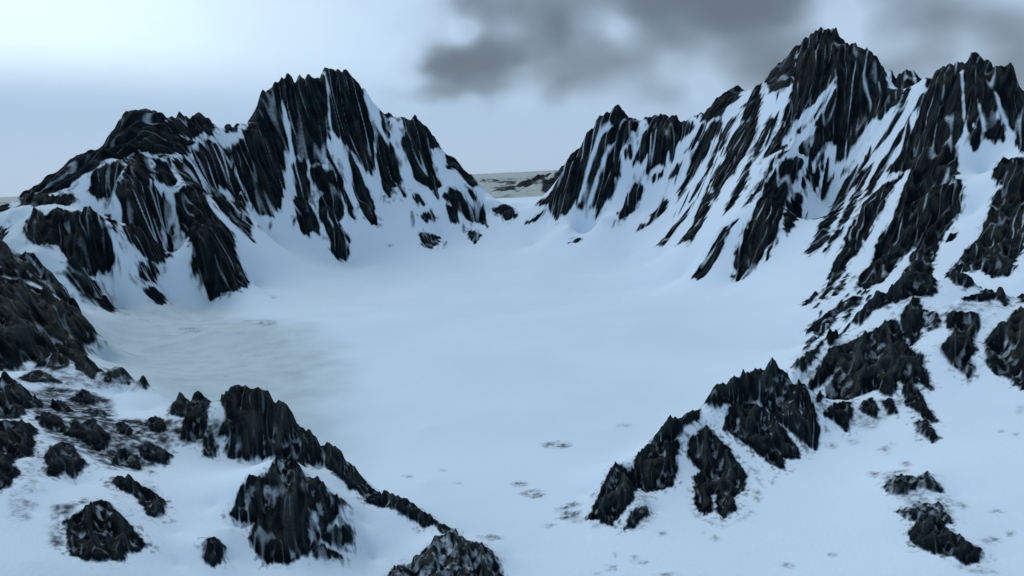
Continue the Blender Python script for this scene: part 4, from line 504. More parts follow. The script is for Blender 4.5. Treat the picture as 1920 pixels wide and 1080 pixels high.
('x',0.85,[(1858,3763),(1833,3756),(1810,3753),(1785,3751),(1762,3752),(1739,3754),(1710,3749),(1724,3719),(1748,3712),(1771,3706),(1792,3706),(1812,3705),(1834,3708),(1855,3707),(1876,3706)]),
('x',0.85,[(2161,3869),(1978,3634),(1953,3618),(1931,3607),(1910,3604),(1887,3597),(1866,3594),(1840,3602),(1816,3615),(1798,3624),(1778,3629),(1759,3638),(1730,3652),(1747,3612),(1770,3587),(1794,3566),(1812,3557),(1831,3552),(1853,3550),(1877,3541),(1904,3536),(1929,3546),(1953,3552),(1983,3559),(2012,3562)]),
('x',0.85,[(1914,3686),(1890,3685),(1865,3683),(1837,3697),(1817,3703),(1796,3708),(1775,3714),(1737,3727),(1754,3705),(1783,3691),(1811,3677),(1839,3654),(1868,3635),(1891,3660)]),
('x',0.85,[(2094,3446),(2075,3405),(2061,3372),(2043,3336),(2025,3300),(2012,3271),(1999,3243),(1988,3217),(1971,3214),(1986,3200),(1999,3224),(2014,3251),(2027,3276),(2045,3315),(2063,3356),(2079,3388),(2098,3425)]),
('x',0.85,[(2075,3287),(2066,3261),(2059,3237),(2047,3203),(2038,3172),(2049,3165),(2055,3189),(2060,3213),(2068,3240),(2081,3279)]),
('x',0.85,[(2122,3243),(2119,3217),(2113,3188),(2113,3160),(2110,3129),(2116,3102),(2119,3072),(2124,3129),(2125,3156),(2126,3184),(2128,3211),(2130,3238)]),
('x',0.85,[(-1064,5760),(-1043,5734),(-1022,5708),(-994,5695),(-965,5676),(-924,5665),(-882,5648),(-906,5679),(-930,5711),(-1024,6077),(-1055,6061)]),
('x',0.85,[(-1407,5848),(-1306,5607),(-1295,5562),(-1286,5522),(-1278,5482),(-1270,5437),(-1259,5446),(-1264,5486),(-1271,5531),(-1280,5571),(-1291,5616)]),
('x',0.85,[(-1272,5419),(-1221,5390),(-1190,5369),(-1160,5352),(-1139,5317),(-1120,5287),(-1099,5308),(-1113,5345),(-1127,5382),(-1152,5394),(-1176,5406),(-1212,5421),(-1249,5436)]),
('x',0.85,[(-1581,5409),(-1555,5375),(-1526,5365),(-1523,5342),(-1519,5320),(-1505,5306),(-1490,5287),(-1513,5252),(-1524,5278),(-1533,5298),(-1542,5319),(-1564,5342),(-1577,5362),(-1589,5382)]),
('x',0.85,[(732,5272),(691,5255),(650,5244),(621,5221),(591,5197),(567,5163),(543,5133),(522,5109),(501,5085),(480,5061),(498,5054),(521,5078),(543,5102),(566,5125),(593,5154),(621,5183),(649,5201),(679,5224),(722,5235),(766,5250)]),
('x',0.85,[(768,5196),(716,5187),(690,5164),(666,5151),(639,5127),(613,5104),(592,5080),(571,5057),(550,5033),(568,5026),(590,5044),(613,5067),(637,5096),(658,5109),(680,5127),(709,5150),(739,5173)]),
('d',0.5,[(92,1211),(88,1202),(74,1203),(63,1211),(56,1224),(60,1234),(77,1233),(90,1222)]),
('d',0.5,[(138,1149),(135,1143),(123,1144),(114,1150),(110,1179),(114,1186),(126,1164),(137,1156)]),
('d',0.5,[(234,1112),(231,1104),(222,1103),(215,1105),(212,1114),(215,1120),(226,1123),(234,1120)]),
('d',0.5,[(311,1082),(307,1072),(299,1070),(295,1075),(293,1086),(298,1096),(307,1099),(313,1093)]),
('d',0.5,[(426,1217),(417,1195),(406,1188),(404,1200),(407,1222),(416,1244),(428,1250),(432,1239)]),
('d',0.5,[(471,1268),(465,1256),(457,1251),(454,1258),(455,1272),(461,1285),(470,1288),(474,1282)]),
('d',0.5,[(628,1373),(623,1366),(609,1367),(600,1374),(607,1409),(602,1389),(618,1388),(629,1381)]),
('d',0.5,[(670,1369),(664,1362),(654,1361),(648,1368),(646,1377),(651,1383),(664,1384),(672,1378)]),
('d',0.5,[(688,1215),(677,1198),(668,1197),(669,1211),(676,1231),(685,1244),(694,1244),(695,1232)]),
('d',0.5,[(629,1202),(620,1190),(612,1195),(611,1210),(614,1229),(621,1239),(632,1234),(635,1218)]),
('d',0.5,[(716,1013),(711,1009),(700,1008),(695,1014),(693,1021),(700,1027),(711,1025),(719,1020)]),
('d',0.5,[(697,961),(692,956),(684,955),(680,958),(680,966),(686,971),(694,970),(699,967)]),
('d',0.5,[(454,981),(450,976),(442,976),(438,981),(436,988),(440,992),(449,992),(455,987)]),
('d',0.5,[(389,969),(384,963),(376,963),(370,967),(367,975),(372,981),(382,981),(389,975)]),
('d',0.5,[(-30,1045),(-32,1037),(-44,1030),(-54,1028),(-61,1029),(-58,1035),(-44,1042),(-32,1049)]),
('d',0.5,[(197,1138),(194,1131),(184,1130),(176,1134),(171,1141),(174,1148),(187,1148),(197,1145)]),
('d',0.5,[(-117,1381),(-118,1377),(-125,1376),(-131,1377),(-135,1382),(-134,1387),(-126,1389),(-118,1387)]),
('d',0.5,[(522,1566),(508,1560),(499,1558),(604,1906),(609,1913),(619,1901),(624,1880)])]
STAIN=[
(1,[(-1830,3218),(-1636,3509),(-1528,3710),(-1308,3312),(-968,3080),(-627,2414),(-555,1931),(-443,1289),(-525,1277),(-936,1940),(-1171,2095),(-1431,2419)]),
(0.8,[(-2544,3698),(-2278,3530),(-2085,3399),(-2136,3272),(-1822,2614),(-1937,2299),(-2897,3493)])]


# what each outcrop is: key -> (name, category, label, group)
LABELS = {
    'L1': ('rocky_peak', 'peak', 'broad jagged black peak at the far left whose long crest slopes down to the plain', None),
    'L2': ('rock_crest', 'rock crest', 'low lumpy crest between the broad left peak and the snow notch', None),
    'L2b': ('rock_outcrop', 'rock outcrop', 'tiny dark rock on the skyline in the notch before the tall left peak', None),
    'L3a': ('rock_spur', 'rock spur', 'short blunt spur under the left end of the broad left peak', 'rock spurs below the left mountain'),
    'L3b': ('rock_spur', 'rock spur', 'long black spur dropping from the centre of the broad left peak', 'rock spurs below the left mountain'),
    'L3c': ('rock_knoll', 'rock knoll', 'square dark knoll at the foot of the long black left spur', 'rock spurs below the left mountain'),
    'L3d': ('rock_outcrop', 'rock outcrop', 'lowest speckled rock under the long left spur, above the dirty snow', 'rock spurs below the left mountain'),
    'L3e': ('rock_spur', 'rock spur', 'narrow tongue of rock close beside the long left spur', 'rock spurs below the left mountain'),
    'L3f': ('rock_outcrop', 'rock outcrop', 'slim pair of dark stones beside the lower long left spur', 'rock spurs below the left mountain'),
    'L3g': ('rock_outcrop', 'rock outcrop', 'small rock island high between snow runnels under the lumpy crest', 'rock spurs below the left mountain'),
    'L3h': ('rock_rib', 'rock rib', 'slanting rock rib above the widest fan shaped left buttress', 'rock spurs below the left mountain'),
    'L3i': ('rock_spur', 'rock spur', 'fan shaped buttress reaching lowest into the bowl from the left mountain', 'rock spurs below the left mountain'),
    'L3j': ('rock_rib', 'rock rib', 'long rib falling from the notch beside the tall left peak', 'rock spurs below the left mountain'),
    'L3k': ('rock_rib', 'rock rib', 'ragged lower rib ending in loose stones above the bowl, left side', 'rock spurs below the left mountain'),
    'L4a': ('rock_spur', 'rock spur', 'dark pointed cliff forming the left shoulder of the tall left peak', 'ribs hanging from the tall left peak'),
    'L4': ('rocky_peak', 'peak', 'tall black crag with toothed summit streaked by thin snow lines', None),
    'L4c': ('rock_rib', 'rock rib', 'forked rib at the right edge of the tall left peak', 'ribs hanging from the tall left peak'),
    'L4d': ('rock_rib', 'rock rib', 'curved black rib hanging like a tail below the tall left peak', 'ribs hanging from the tall left peak'),
    'L4e': ('rock_rib', 'rock rib', 'thin dark splinter between the central spur and the curved rib', 'ribs hanging from the tall left peak'),
    'L4f': ('rock_spur', 'rock spur', 'central spur of the tall left peak, its tip lowest on the snow', 'ribs hanging from the tall left peak'),
    'L4g': ('rock_rib', 'rock rib', 'broken rib beside the central spur, nearest the pointed cliff', 'ribs hanging from the tall left peak'),
    'L5': ('rocky_peak', 'peak', 'small pyramid peak standing alone right of the tall left crag', None),
    'L5b': ('rock_crest', 'rock crest', 'thin dark ridge stepping down from the pyramid peak to the saddle', None),
    'L5c': ('rock_outcrop', 'rock outcrop', 'small black stone just under the stepped ridge near the saddle', 'outcrops scattered near the snow saddle'),
    'L5d': ('rock_outcrop', 'rock outcrop', 'low rock teeth in the dip before the pyramid peak', 'outcrops scattered near the snow saddle'),
    'O1': ('rock_outcrop', 'rock outcrop', 'forked rock cluster below the pyramid peak', 'outcrops scattered near the snow saddle'),
    'O2': ('rock_outcrop', 'rock outcrop', 'narrow slanting outcrop beside the forked cluster under the stepped ridge', 'outcrops scattered near the snow saddle'),
    'O3': ('rock_outcrop', 'rock outcrop', 'snow striped oval outcrop alone under the pyramid peak', 'outcrops scattered near the snow saddle'),
    'O4': ('rock_outcrop', 'rock outcrop', 'faint speckled outcrop high on the snow between tall crag and pyramid peak', 'outcrops scattered near the snow saddle'),
    'O5': ('rock_outcrop', 'rock outcrop', 'half buried outcrop lowest on the snow under the oval one', 'outcrops scattered near the snow saddle'),
    'O6': ('rock_outcrop', 'rock outcrop', 'small pale flecked rock right of the half buried outcrop', 'outcrops scattered near the snow saddle'),
    'O7': ('rock_outcrop', 'rock outcrop', 'black knobbly outcrop lying in the middle of the saddle', 'outcrops scattered near the snow saddle'),
    'O8': ('rock_outcrop', 'rock outcrop', 'tiny rock on the saddle in front of the far plain', 'outcrops scattered near the snow saddle'),
    'O9': ('rock_outcrop', 'rock outcrop', 'thin dark sliver of rock at the foot of the right mountain, in the saddle', 'outcrops scattered near the snow saddle'),
    'O10': ('rock_outcrop', 'rock outcrop', 'thin flat stone lying alone on the bowl snow past the saddle', 'outcrops scattered near the snow saddle'),
    'M1': ('rocky_peak', 'peak', 'steep dark cliff with long snow stripes, left end of the right mountain', None),
    'M1b': ('rock_outcrop', 'rock outcrop', 'slim rock islet beside the striped cliff', 'rock ribs on the right mountain face'),
    'M2': ('rocky_peak', 'peak', 'shaggy dark crag with hanging points, next after the striped cliff', None),
    'M2b': ('rock_rib', 'rock rib', 'short detached rib under the shaggy crag', 'rock ribs on the right mountain face'),
    'M2c': ('rock_rib', 'rock rib', 'small slanting sliver right of the short detached rib', 'rock ribs on the right mountain face'),
    'M3': ('rock_outcrop', 'rock outcrop', 'isolated egg shaped outcrop below the shaggy crag', 'rock ribs on the right mountain face'),
    'M4': ('rock_outcrop', 'rock outcrop', 'small comma shaped outcrop right of the egg shaped one', 'rock ribs on the right mountain face'),
    'M4b': ('rock_outcrop', 'rock outcrop', 'faint stone fleck between the egg shaped and comma shaped outcrops', 'rock ribs on the right mountain face'),
    'S0': ('rock_crest', 'rock crest', 'serrated skyline crest rising from the snow notch to the main summit', None),
    'S0b': ('rock_outcrop', 'rock outcrop', 'tiny teeth on the skyline in the snow notch of the right mountain', None),
    'S1': ('rock_rib', 'rock rib', 'thin rib just under the snow notch, first of the slanting ribs', 'rock ribs on the right mountain face'),
    'S2': ('rock_rib', 'rock rib', 'long thick slanting rib starting below the serrated crest', 'rock ribs on the right mountain face'),
    'S3': ('rock_rib', 'rock rib', 'upper short rib between the two thickest slanting ribs', 'rock ribs on the right mountain face'),
    'S3b': ('rock_rib', 'rock rib', 'thin rib running on below the upper short one', 'rock ribs on the right mountain face'),
    'S4': ('rock_rib', 'rock rib', 'broad double rib in the middle of the slanting ribs', 'rock ribs on the right mountain face'),
    'S4b': ('rock_rib', 'rock rib', 'stubby rib hanging straight off the serrated crest', 'rock ribs on the right mountain face'),
    'S5': ('rock_rib', 'rock rib', 'streaky lower continuation of the broad double rib', 'rock ribs on the right mountain face'),
    'S6': ('rock_rib', 'rock rib', 'little sliver alongside the broad double rib', 'rock ribs on the right mountain face'),
    'S7': ('rock_rib', 'rock rib', 'leaf shaped rib right of the broad double rib', 'rock ribs on the right mountain face'),
    'S8': ('rock_rib', 'rock rib', 'wavy upper rib above the leaf shaped one', 'rock ribs on the right mountain face'),
    'S9': ('rock_rib', 'rock rib', 'long thin broken rib trailing lowest toward the bowl floor', 'rock ribs on the right mountain face'),
    'S10': ('rock_rib', 'rock rib', 'thin rib between the leaf shaped rib and the big club outcrop', 'rock ribs on the right mountain face'),
    'S11': ('rock_outcrop', 'rock outcrop', 'lone dark cigar shaped outcrop low on the snow under the main summit', 'rock ribs on the right mountain face'),
    'S1b': ('rock_rib', 'rock rib', 'streaked rib running down from the left shoulder of the main summit', 'rock ribs on the right mountain face'),
    'S1c': ('rock_rib', 'rock rib', 'small splinter under the left shoulder of the main summit', 'rock ribs on the right mountain face'),
    'K0': ('rock_crest', 'rock crest', 'small pointed shoulder just left of the highest summit', None),
    'K1': ('rocky_peak', 'peak', 'highest black summit of the right mountain with its fluted face', None),
    'K2a': ('rock_rib', 'rock rib', 'upper rib tucked under the pointed shoulder', 'rock ribs on the right mountain face'),
    'K2b': ('rock_rib', 'rock rib', 'dark rib below the pointed shoulder, left of the snow lane', 'rock ribs on the right mountain face'),
    'K2c': ('rock_rib', 'rock rib', 'narrow rib in the snow lane under the pointed shoulder', 'rock ribs on the right mountain face'),
    'K2d': ('rock_rib', 'rock rib', 'second narrow rib in the snow lane, close to the fluted face', 'rock ribs on the right mountain face'),
    'K2e': ('rock_rib', 'rock rib', 'shortest rib, directly above the club shaped outcrop', 'rock ribs on the right mountain face'),
    'K2f': ('rock_rib', 'rock rib', 'thin lower rib leading toward the top of the club shaped outcrop', 'rock ribs on the right mountain face'),
    'K3': ('rock_spur', 'rock spur', 'big club shaped outcrop reaching down from the fluted face toward the bowl', 'rock ribs on the right mountain face'),
    'K4': ('rock_outcrop', 'rock outcrop', 'almond shaped rock standing by itself beside the club shaped outcrop', 'rock ribs on the right mountain face'),
    'K4b': ('rock_rib', 'rock rib', 'faint rock trail above the almond shaped rock', 'rock ribs on the right mountain face'),
    'K5': ('rock_outcrop', 'rock outcrop', 'small dark drop shaped rock on the open snow below the fluted face', 'rock ribs on the right mountain face'),
    'K6': ('rock_rib', 'rock rib', 'short thin fleck of rock beside the drop shaped rock', 'rock ribs on the right mountain face'),
    'K7': ('rock_rib', 'rock rib', 'long straight rib, left one of two parallel ribs below the summit saddle', 'rock ribs on the right mountain face'),
    'K7b': ('rock_rib', 'rock rib', 'long straight rib, right one of two parallel ribs below the summit saddle', 'rock ribs on the right mountain face'),
    'K7c': ('rock_rib', 'rock rib', 'upper rib between the parallel ribs and the massive right buttress', 'rock ribs on the right mountain face'),
    'K8': ('rock_spur', 'rock spur', 'long stepped spur tapering to a thin point at the bowl edge', 'rock ribs on the right mountain face'),
    'K8c': ('rock_rib', 'rock rib', 'little sliver beside the thin end of the long stepped spur', 'rock ribs on the right mountain face'),
    'K8d': ('rock_outcrop', 'rock outcrop', 'small flake at the bowl edge left of the stepped spur tip', 'rock ribs on the right mountain face'),
    'K9': ('rock_outcrop', 'rock outcrop', 'mottled low rock band just above the middle right ridge', 'rock ribs on the right mountain face'),
    'K10': ('rocky_peak', 'peak', 'massive flat topped right peak with a buttress down to the bowl', None),
    'K10b': ('rock_outcrop', 'rock outcrop', 'small stone beside the lower part of the massive right buttress', 'rock ribs on the right mountain face'),
    'K11': ('rock_spur', 'rock spur', 'wide dark buttress cut by the right edge under the flat topped peak', None),
    'KB': ('rock_crest', 'rock crest', 'small distant crest in the gap between highest summit and flat topped peak', None),
    'KB2': ('rock_crest', 'rock crest', 'second distant crest in the gap, touching the flat topped peak', None),
    'N1': ('rocky_peak', 'peak', 'sharp dark pinnacle on top of the middle right ridge', 'outcrops on the middle right ridge'),
    'N1c': ('rock_outcrop', 'rock outcrop', 'low black hump on the ridge line just right of the sharp pinnacle', 'outcrops on the middle right ridge'),
    'N1e': ('rock_outcrop', 'rock outcrop', 'small triangular rock tooth behind the snow shelf of the middle ridge', 'outcrops on the middle right ridge'),
    'N1g': ('rock_outcrop', 'rock outcrop', 'thin flat rock band at the right edge, level with the rock tooth', 'outcrops on the middle right ridge'),
    'N2': ('rock_crest', 'rock crest', 'narrow rocky edge of the middle right ridge overlooking the bowl', 'outcrops on the middle right ridge'),
    'N2b': ('rock_rib', 'rock rib', 'slanting strip of rock below the narrow ridge edge', 'outcrops on the middle right ridge'),
    'N3': ('rock_knoll', 'rock knoll', 'broad creased black dome, biggest rock of the middle right ridge', 'outcrops on the middle right ridge'),
    'N3b': ('rock_knoll', 'rock knoll', 'dark cone standing directly behind the broad creased dome', 'outcrops on the middle right ridge'),
    'N3c': ('rock_outcrop', 'rock outcrop', 'slim rock on the right shoulder of the broad creased dome', 'outcrops on the middle right ridge'),
    'N3d': ('rock_outcrop', 'rock outcrop', 'tapering rock trail running down right from the creased dome', 'outcrops on the middle right ridge'),
    'N3e': ('rock_outcrop', 'rock outcrop', 'last small rock at the end of the trail below the creased dome', 'outcrops on the middle right ridge'),
    'N3f': ('rock_outcrop', 'rock outcrop', 'lumpy boulder under the left foot of the creased dome', 'outcrops on the middle right ridge'),
    'N3g': ('rock_outcrop', 'rock outcrop', 'little round rock between the lumpy boulder and the dome centre', 'outcrops on the middle right ridge'),
    'N3h': ('rock_outcrop', 'rock outcrop', 'little upright rock tucked under the middle of the creased dome', 'outcrops on the middle right ridge'),
    'N4': ('rock_outcrop', 'rock outcrop', 'ragged hanging outcrop right of the creased dome', 'outcrops on the middle right ridge'),
    'N5': ('rock_knoll', 'rock knoll', 'smooth dark bluff cut by the right edge beside the ragged outcrop', 'outcrops on the middle right ridge'),
    'Q1': ('rocky_peak', 'peak', 'high steep walled summit of the near right ridge with snow streaks', 'rock masses of the near right ridge'),
    'Q2': ('rock_spur', 'rock spur', 'rounded slanting buttress in front of the steep walled summit', 'rock masses of the near right ridge'),
    'Q3': ('rock_spur', 'rock spur', 'forked crag in the middle of the near right ridge, split at the bottom', 'rock masses of the near right ridge'),
    'Q4': ('rock_spur', 'rock spur', 'pointed dark fang at the low left end of the near right ridge', 'rock masses of the near right ridge'),
    'Q5': ('rock_spur', 'rock spur', 'blocky crag standing beside the pointed fang', 'rock masses of the near right ridge'),
    'Q6': ('rock_crest', 'rock crest', 'stepped little crest above the blocky crag', 'rock masses of the near right ridge'),
    'Q7': ('rock_outcrop', 'rock outcrop', 'small rock at the foot between the fang and the blocky crag', 'rock masses of the near right ridge'),
    'Q9': ('rock_outcrop', 'rock outcrop', 'snow dusted upper rock of the isolated chain at the lower right', None),
    'Q9b': ('rock_outcrop', 'rock outcrop', 'small peaked middle rock of the isolated chain at the lower right', None),
    'Q10': ('rock_knoll', 'rock knoll', 'dark lowest rock of the isolated chain at the lower right', None),
    'F1a': ('rock_crest', 'rock crest', 'upper dark ledge on top of the big brown fluted bluff, left edge', 'crags along the left edge'),
    'F1': ('rock_headland', 'rock headland', 'big brownish fluted bluff on the left edge beside the dirty snow', 'crags along the left edge'),
    'F2': ('rock_knoll', 'rock knoll', 'sharp fin of rock behind the brown fluted bluff', 'crags along the left edge'),
    'F2b': ('rock_outcrop', 'rock outcrop', 'little ragged rock at the low end of the sharp fin', 'crags along the left edge'),
    'F3': ('rock_headland', 'rock headland', 'rounded fluted dome with snow veins above the sharp fin', 'crags along the left edge'),
    'F3b': ('rock_crest', 'rock crest', 'low crest just behind the rounded fluted dome', 'crags along the left edge'),
    'F3c': ('rock_outcrop', 'rock outcrop', 'slim stone beside the upper right flank of the fluted dome', 'crags along the left edge'),
    'F3d': ('rock_outcrop', 'rock outcrop', 'small dark rock at the left edge beside the fluted dome', 'crags along the left edge'),
    'F3e': ('rock_outcrop', 'rock outcrop', 'tiny dark rock at the left edge below the far plain', 'crags along the left edge'),
    'G1': ('rock_knoll', 'rock knoll', 'small twin toothed pinnacle at the start of the near left ridge line', 'small rocks on the near left snow shelf'),
    'G1b': ('rock_outcrop', 'rock outcrop', 'low rock lump just left of the twin toothed pinnacle', 'small rocks on the near left snow shelf'),
    'G2': ('rock_outcrop', 'rock outcrop', 'flat wedge of rock on the snow below the brown bluff foot', 'small rocks on the near left snow shelf'),
    'G4': ('rock_outcrop', 'rock outcrop', 'faint low rock ledge on the ridge line past the twin teeth', 'small rocks on the near left snow shelf'),
    'G5': ('rock_outcrop', 'rock outcrop', 'tiny black tooth standing on the near left ridge line', 'small rocks on the near left snow shelf'),
    'G5b': ('rock_outcrop', 'rock outcrop', 'thin rock edging along the ridge line past the tiny tooth', 'small rocks on the near left snow shelf'),
    'G6': ('rock_spur', 'rock spur', 'sloping dark crag at the left edge, uppermost of three', 'crags along the left edge'),
    'G6b': ('rock_spur', 'rock spur', 'dark crag at the left edge, middle of three', 'crags along the left edge'),
    'G6c': ('rock_spur', 'rock spur', 'dark crag at the left edge, lowest of three', 'crags along the left edge'),
    'G7': ('rock_outcrop', 'rock outcrop', 'lumpy rock just right of the three edge crags', 'small rocks on the near left snow shelf'),
    'G7b': ('rock_outcrop', 'rock outcrop', 'small peaked rock on the upper shelf by the edge crags', 'small rocks on the near left snow shelf'),
    'G7c': ('rock_outcrop', 'rock outcrop', 'little leaning rock on the upper shelf beneath the twin teeth', 'small rocks on the near left snow shelf'),
    'G7d': ('rock_outcrop', 'rock outcrop', 'thin flat rock alone in the middle of the upper snow shelf', 'small rocks on the near left snow shelf'),
    'G8': ('rock_knoll', 'rock knoll', 'broad tent shaped rock in the middle of the near left shelf', 'small rocks on the near left snow shelf'),
    'G9': ('rock_knoll', 'rock knoll', 'squat dark rock directly below the tent shaped one', 'small rocks on the near left snow shelf'),
    'G10': ('rock_outcrop', 'rock outcrop', 'small rock right of the tent shaped one', 'small rocks on the near left snow shelf'),
    'G11': ('rock_outcrop', 'rock outcrop', 'round boulder nearest the left foot of the forked ridge rock', 'small rocks on the near left snow shelf'),
    'G12': ('rock_outcrop', 'rock outcrop', 'left one of two dark rocks side by side on the near shelf', 'small rocks on the near left snow shelf'),
    'G13': ('rock_outcrop', 'rock outcrop', 'right one of two dark rocks side by side on the near shelf', 'small rocks on the near left snow shelf'),
    'G14': ('rock_outcrop', 'rock outcrop', 'long diagonal rock strip sloping down on the near left snow', 'small rocks on the near left snow shelf'),
    'G15': ('rock_knoll', 'rock knoll', 'peaked rock on the ridge line left of the big ridge summit', 'small rocks on the near left snow shelf'),
    'G15b': ('rock_outcrop', 'rock outcrop', 'small hanging stone under the gap before the big ridge summit', 'small rocks on the near left snow shelf'),
    'G16': ('rocky_peak', 'peak', 'big black double topped summit of the near left ridge', None),
    'G17': ('rock_crest', 'rock crest', 'narrow dark ridge descending from the double topped summit', None),
    'G18': ('rock_crest', 'rock crest', 'thin last piece of the near left ridge sinking into the bowl snow', None),
    'G19': ('rocky_peak', 'peak', 'large black pyramid rock in front of the near left ridge', None),
    'G19b': ('rock_outcrop', 'rock outcrop', 'small dark rock at the right foot of the large pyramid rock', None),
    'G19c': ('rock_outcrop', 'rock outcrop', 'low sliver of rock at the bottom right foot of the large pyramid', None),
    'G20': ('rock_knoll', 'rock knoll', 'rounded black rock mound at the lower left with snow dust round it', None),
    'G21': ('rock_outcrop', 'rock outcrop', 'little upright rock alone between the rounded mound and large pyramid', None),
    'G22': ('rock_knoll', 'rock knoll', 'snow dusted gritty rock cut by the bottom edge', None),
}


# ---------- height field ----------
base = Base(CTRL)
tc_ = np.concatenate([np.arange(-1.3, -.672, .012), np.arange(-.66, .66, .00108), np.arange(.672, 1.3, .012)])
lr_ = np.concatenate([np.arange(math.log(250), math.log(860), .008), np.arange(math.log(862), math.log(7000), .00122),
                      np.arange(math.log(7010), math.log(40000), .005), np.arange(math.log(40300), math.log(160000), .02)])
TH, LRr = np.meshgrid(tc_.astype(np.float32), lr_.astype(np.float32))
RD = np.exp(LRr); X = RD * np.sin(TH); Y = RD * np.cos(TH)
Z = base.tl(TH, LRr).astype(np.float32)
nr, nc = Z.shape
print('grid', nr, nc, nr * nc, round(time.time() - T_START, 1))
rock = np.zeros_like(Z); ident = np.full(Z.shape, -1, np.int16); best = np.full(Z.shape, -1e9, np.float32)
lift = np.zeros_like(Z); ridge = np.zeros_like(Z)
keys = []
for k, w, q in FEET:
    if k not in keys: keys.append(k)
keys = [k for k in keys if k not in 'rx'] + ['r', 'x']
FALL = {'F1': (.757, -.653), 'F1a': (.757, -.653), 'K10': (-.64, -.77), 'K8': (-.64, -.77), 'K11': (-.65, -.76), 'K3': (-.61, -.79), 'F3': (.5, -.866)}
for ki, k in enumerate(keys):
    polys = [(w, np.array(q, float)) for kk, w, q in FEET if kk == k]
    if k in ('d', 'r', 'x'): groups = [[p] for p in polys]
    else: groups = [polys]
    for gi, grp in enumerate(groups):
        allp = np.concatenate([q for w, q in grp]); D = float(np.median(np.hypot(allp[:, 0], allp[:, 1]))); m = .02 * D
        pt = np.arctan2(allp[:, 0], allp[:, 1]); pr = np.hypot(allp[:, 0], allp[:, 1])
        j0, j1 = np.searchsorted(lr_, [math.log(pr.min() - m), math.log(pr.max() + m)])
        i0, i1 = np.searchsorted(tc_, [pt.min() - m / D, pt.max() + m / D])
        if j1 - j0 < 3 or i1 - i0 < 3: continue
        sl = (slice(j0, j1), slice(i0, i1)); x = X[sl]; y = Y[sl]
        s = np.full(x.shape, -1e9, np.float32); wt = np.full(x.shape, grp[0][0], np.float32)
        for w, q in grp:
            q2 = q
            s1 = poly_sd(x, y, q2); wt = np.where(s1 > s, w, wt); s = np.maximum(s, s1)
        # fall direction of the smooth ground under the outcrop
        cx = allp[:, 0].mean(); cy = allp[:, 1].mean(); e = .02 * D
        c0 = np.array([[cx + a * e, cy + b * e] for a in (-1, 0, 1) for b in (-1, 0, 1)])
        gx = (base.xy(c0[:, 0] + e, c0[:, 1]) - base.xy(c0[:, 0] - e, c0[:, 1])).mean(); gy = (base.xy(c0[:, 0], c0[:, 1] + e) - base.xy(c0[:, 0], c0[:, 1] - e)).mean()
        g = math.hypot(gx, gy) + 1e-9; fx, fy = gx / g, gy / g
        steep = min(1., g / (2 * e) / .8)
        al = x * fx + y * fy; ac = -x * fy + y * fx                 # along and across the fall line
        if k == 'x':                                                # snow lanes cut between the ribs
            en = noise(x / (.008 * D), y / (.008 * D), 64)
            cut = sst(-.0020 * D, .0022 * D, s + .002 * D * en) * wt; rock[sl] *= 1 - cut; lift[sl] *= 1 - .6 * cut; ridge[sl] *= 1 - cut; continue
        if k == 'r':                                                # thin broken ribs scattered over an open slope
            fx, fy = (-.62, -.785) if cx > 0 else (.05, -1.); al = x * fx + y * fy; ac = -x * fy + y * fx
            en = noise(ac / (.0085 * D), al / (.06 * D), 61) + .5 * noise(ac / (.004 * D), al / (.025 * D), 62) + .5 * noise(x / (.03 * D), y / (.03 * D), 63)
            mk = sst(0, .02 * D, s) * sst(.22, .50, en) * wt
            rock[sl] = np.maximum(rock[sl], mk); lift[sl] += np.where(lift[sl] == 0, mk * .0025 * D, 0); continue
        if k == 'd':
            en = noise(x / (.014 * D), y / (.014 * D), 3) + .7 * noise(x / (.006 * D), y / (.006 * D), 4)
            en = (.8 if wt.flat[0] > .5 else .45) * en + .3 * noise(x / (.0035 * D), y / (.0035 * D), 9)
            mk = sst(-2.5, 2.5, s / (.004 * D)) * sst(-.75, .85, en + (wt - .45) * 1.3) * .8
            rock[sl] = np.maximum(rock[sl], mk); continue
        if k in FALL: fx, fy = FALL[k]; steep = max(steep, .8); al = x * fx + y * fy; ac = -x * fy + y * fx
        if k[0] in 'GQN':                                            # low knolls: their visible flanks fall towards the bowl floor in front
            g = math.hypot(cx, cy); fx, fy = -cx / g, -cy / g; steep = max(steep, .55)
            al = x * fx + y * fy; ac = -x * fy + y * fx
        st_ = 1 + 2.6 * steep
        en = noise(ac / (.010 * D), al / (.010 * D * st_), 5) + .7 * noise(ac / (.0045 * D), al / (.0045 * D * st_ * .8), 6) + .4 * noise(ac / (.0022 * D), al / (.0022 * D * st_), 7)
        near = k[0] in 'GQN' or k[:2] in ('F1', 'F2')
        s2 = s + (.0042 if near else .0050) * D * en + (.0026 if k[0] in 'GQN' else .0012) * D
        mk = sst(-.0045 * D, .0040 * D, s2) if near else sst(-.0020 * D, .0030 * D, s2)
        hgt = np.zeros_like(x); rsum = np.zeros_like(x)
        wx = ac + .006 * D * noise(x / (.03 * D), y / (.03 * D), 8)
        for oi, (lam, amp) in enumerate(((.070, .10), (.036, .34), (.0165, .42), (.0075, .34)) if near else ((.045, .10), (.022, .22), (.0105, .40), (.0052, .26))):
            L = lam * D; so = (st_ * 1.35 if oi else 1 + .5 * steep)
            n_ = noise(wx / L, al / (L * so), 10 + oi)
            rn = 1 - np.abs(n_) * 3.0
            gate = sst(0, .45 * L, s2)
            hgt += amp * L * gate * (rn - .35)
            if oi: rsum = np.maximum(rsum, sst(.45 if near else .6, 1., rn) * gate * ((0, .8, .6, .35) if near else (0, .5, .6, .15))[oi])
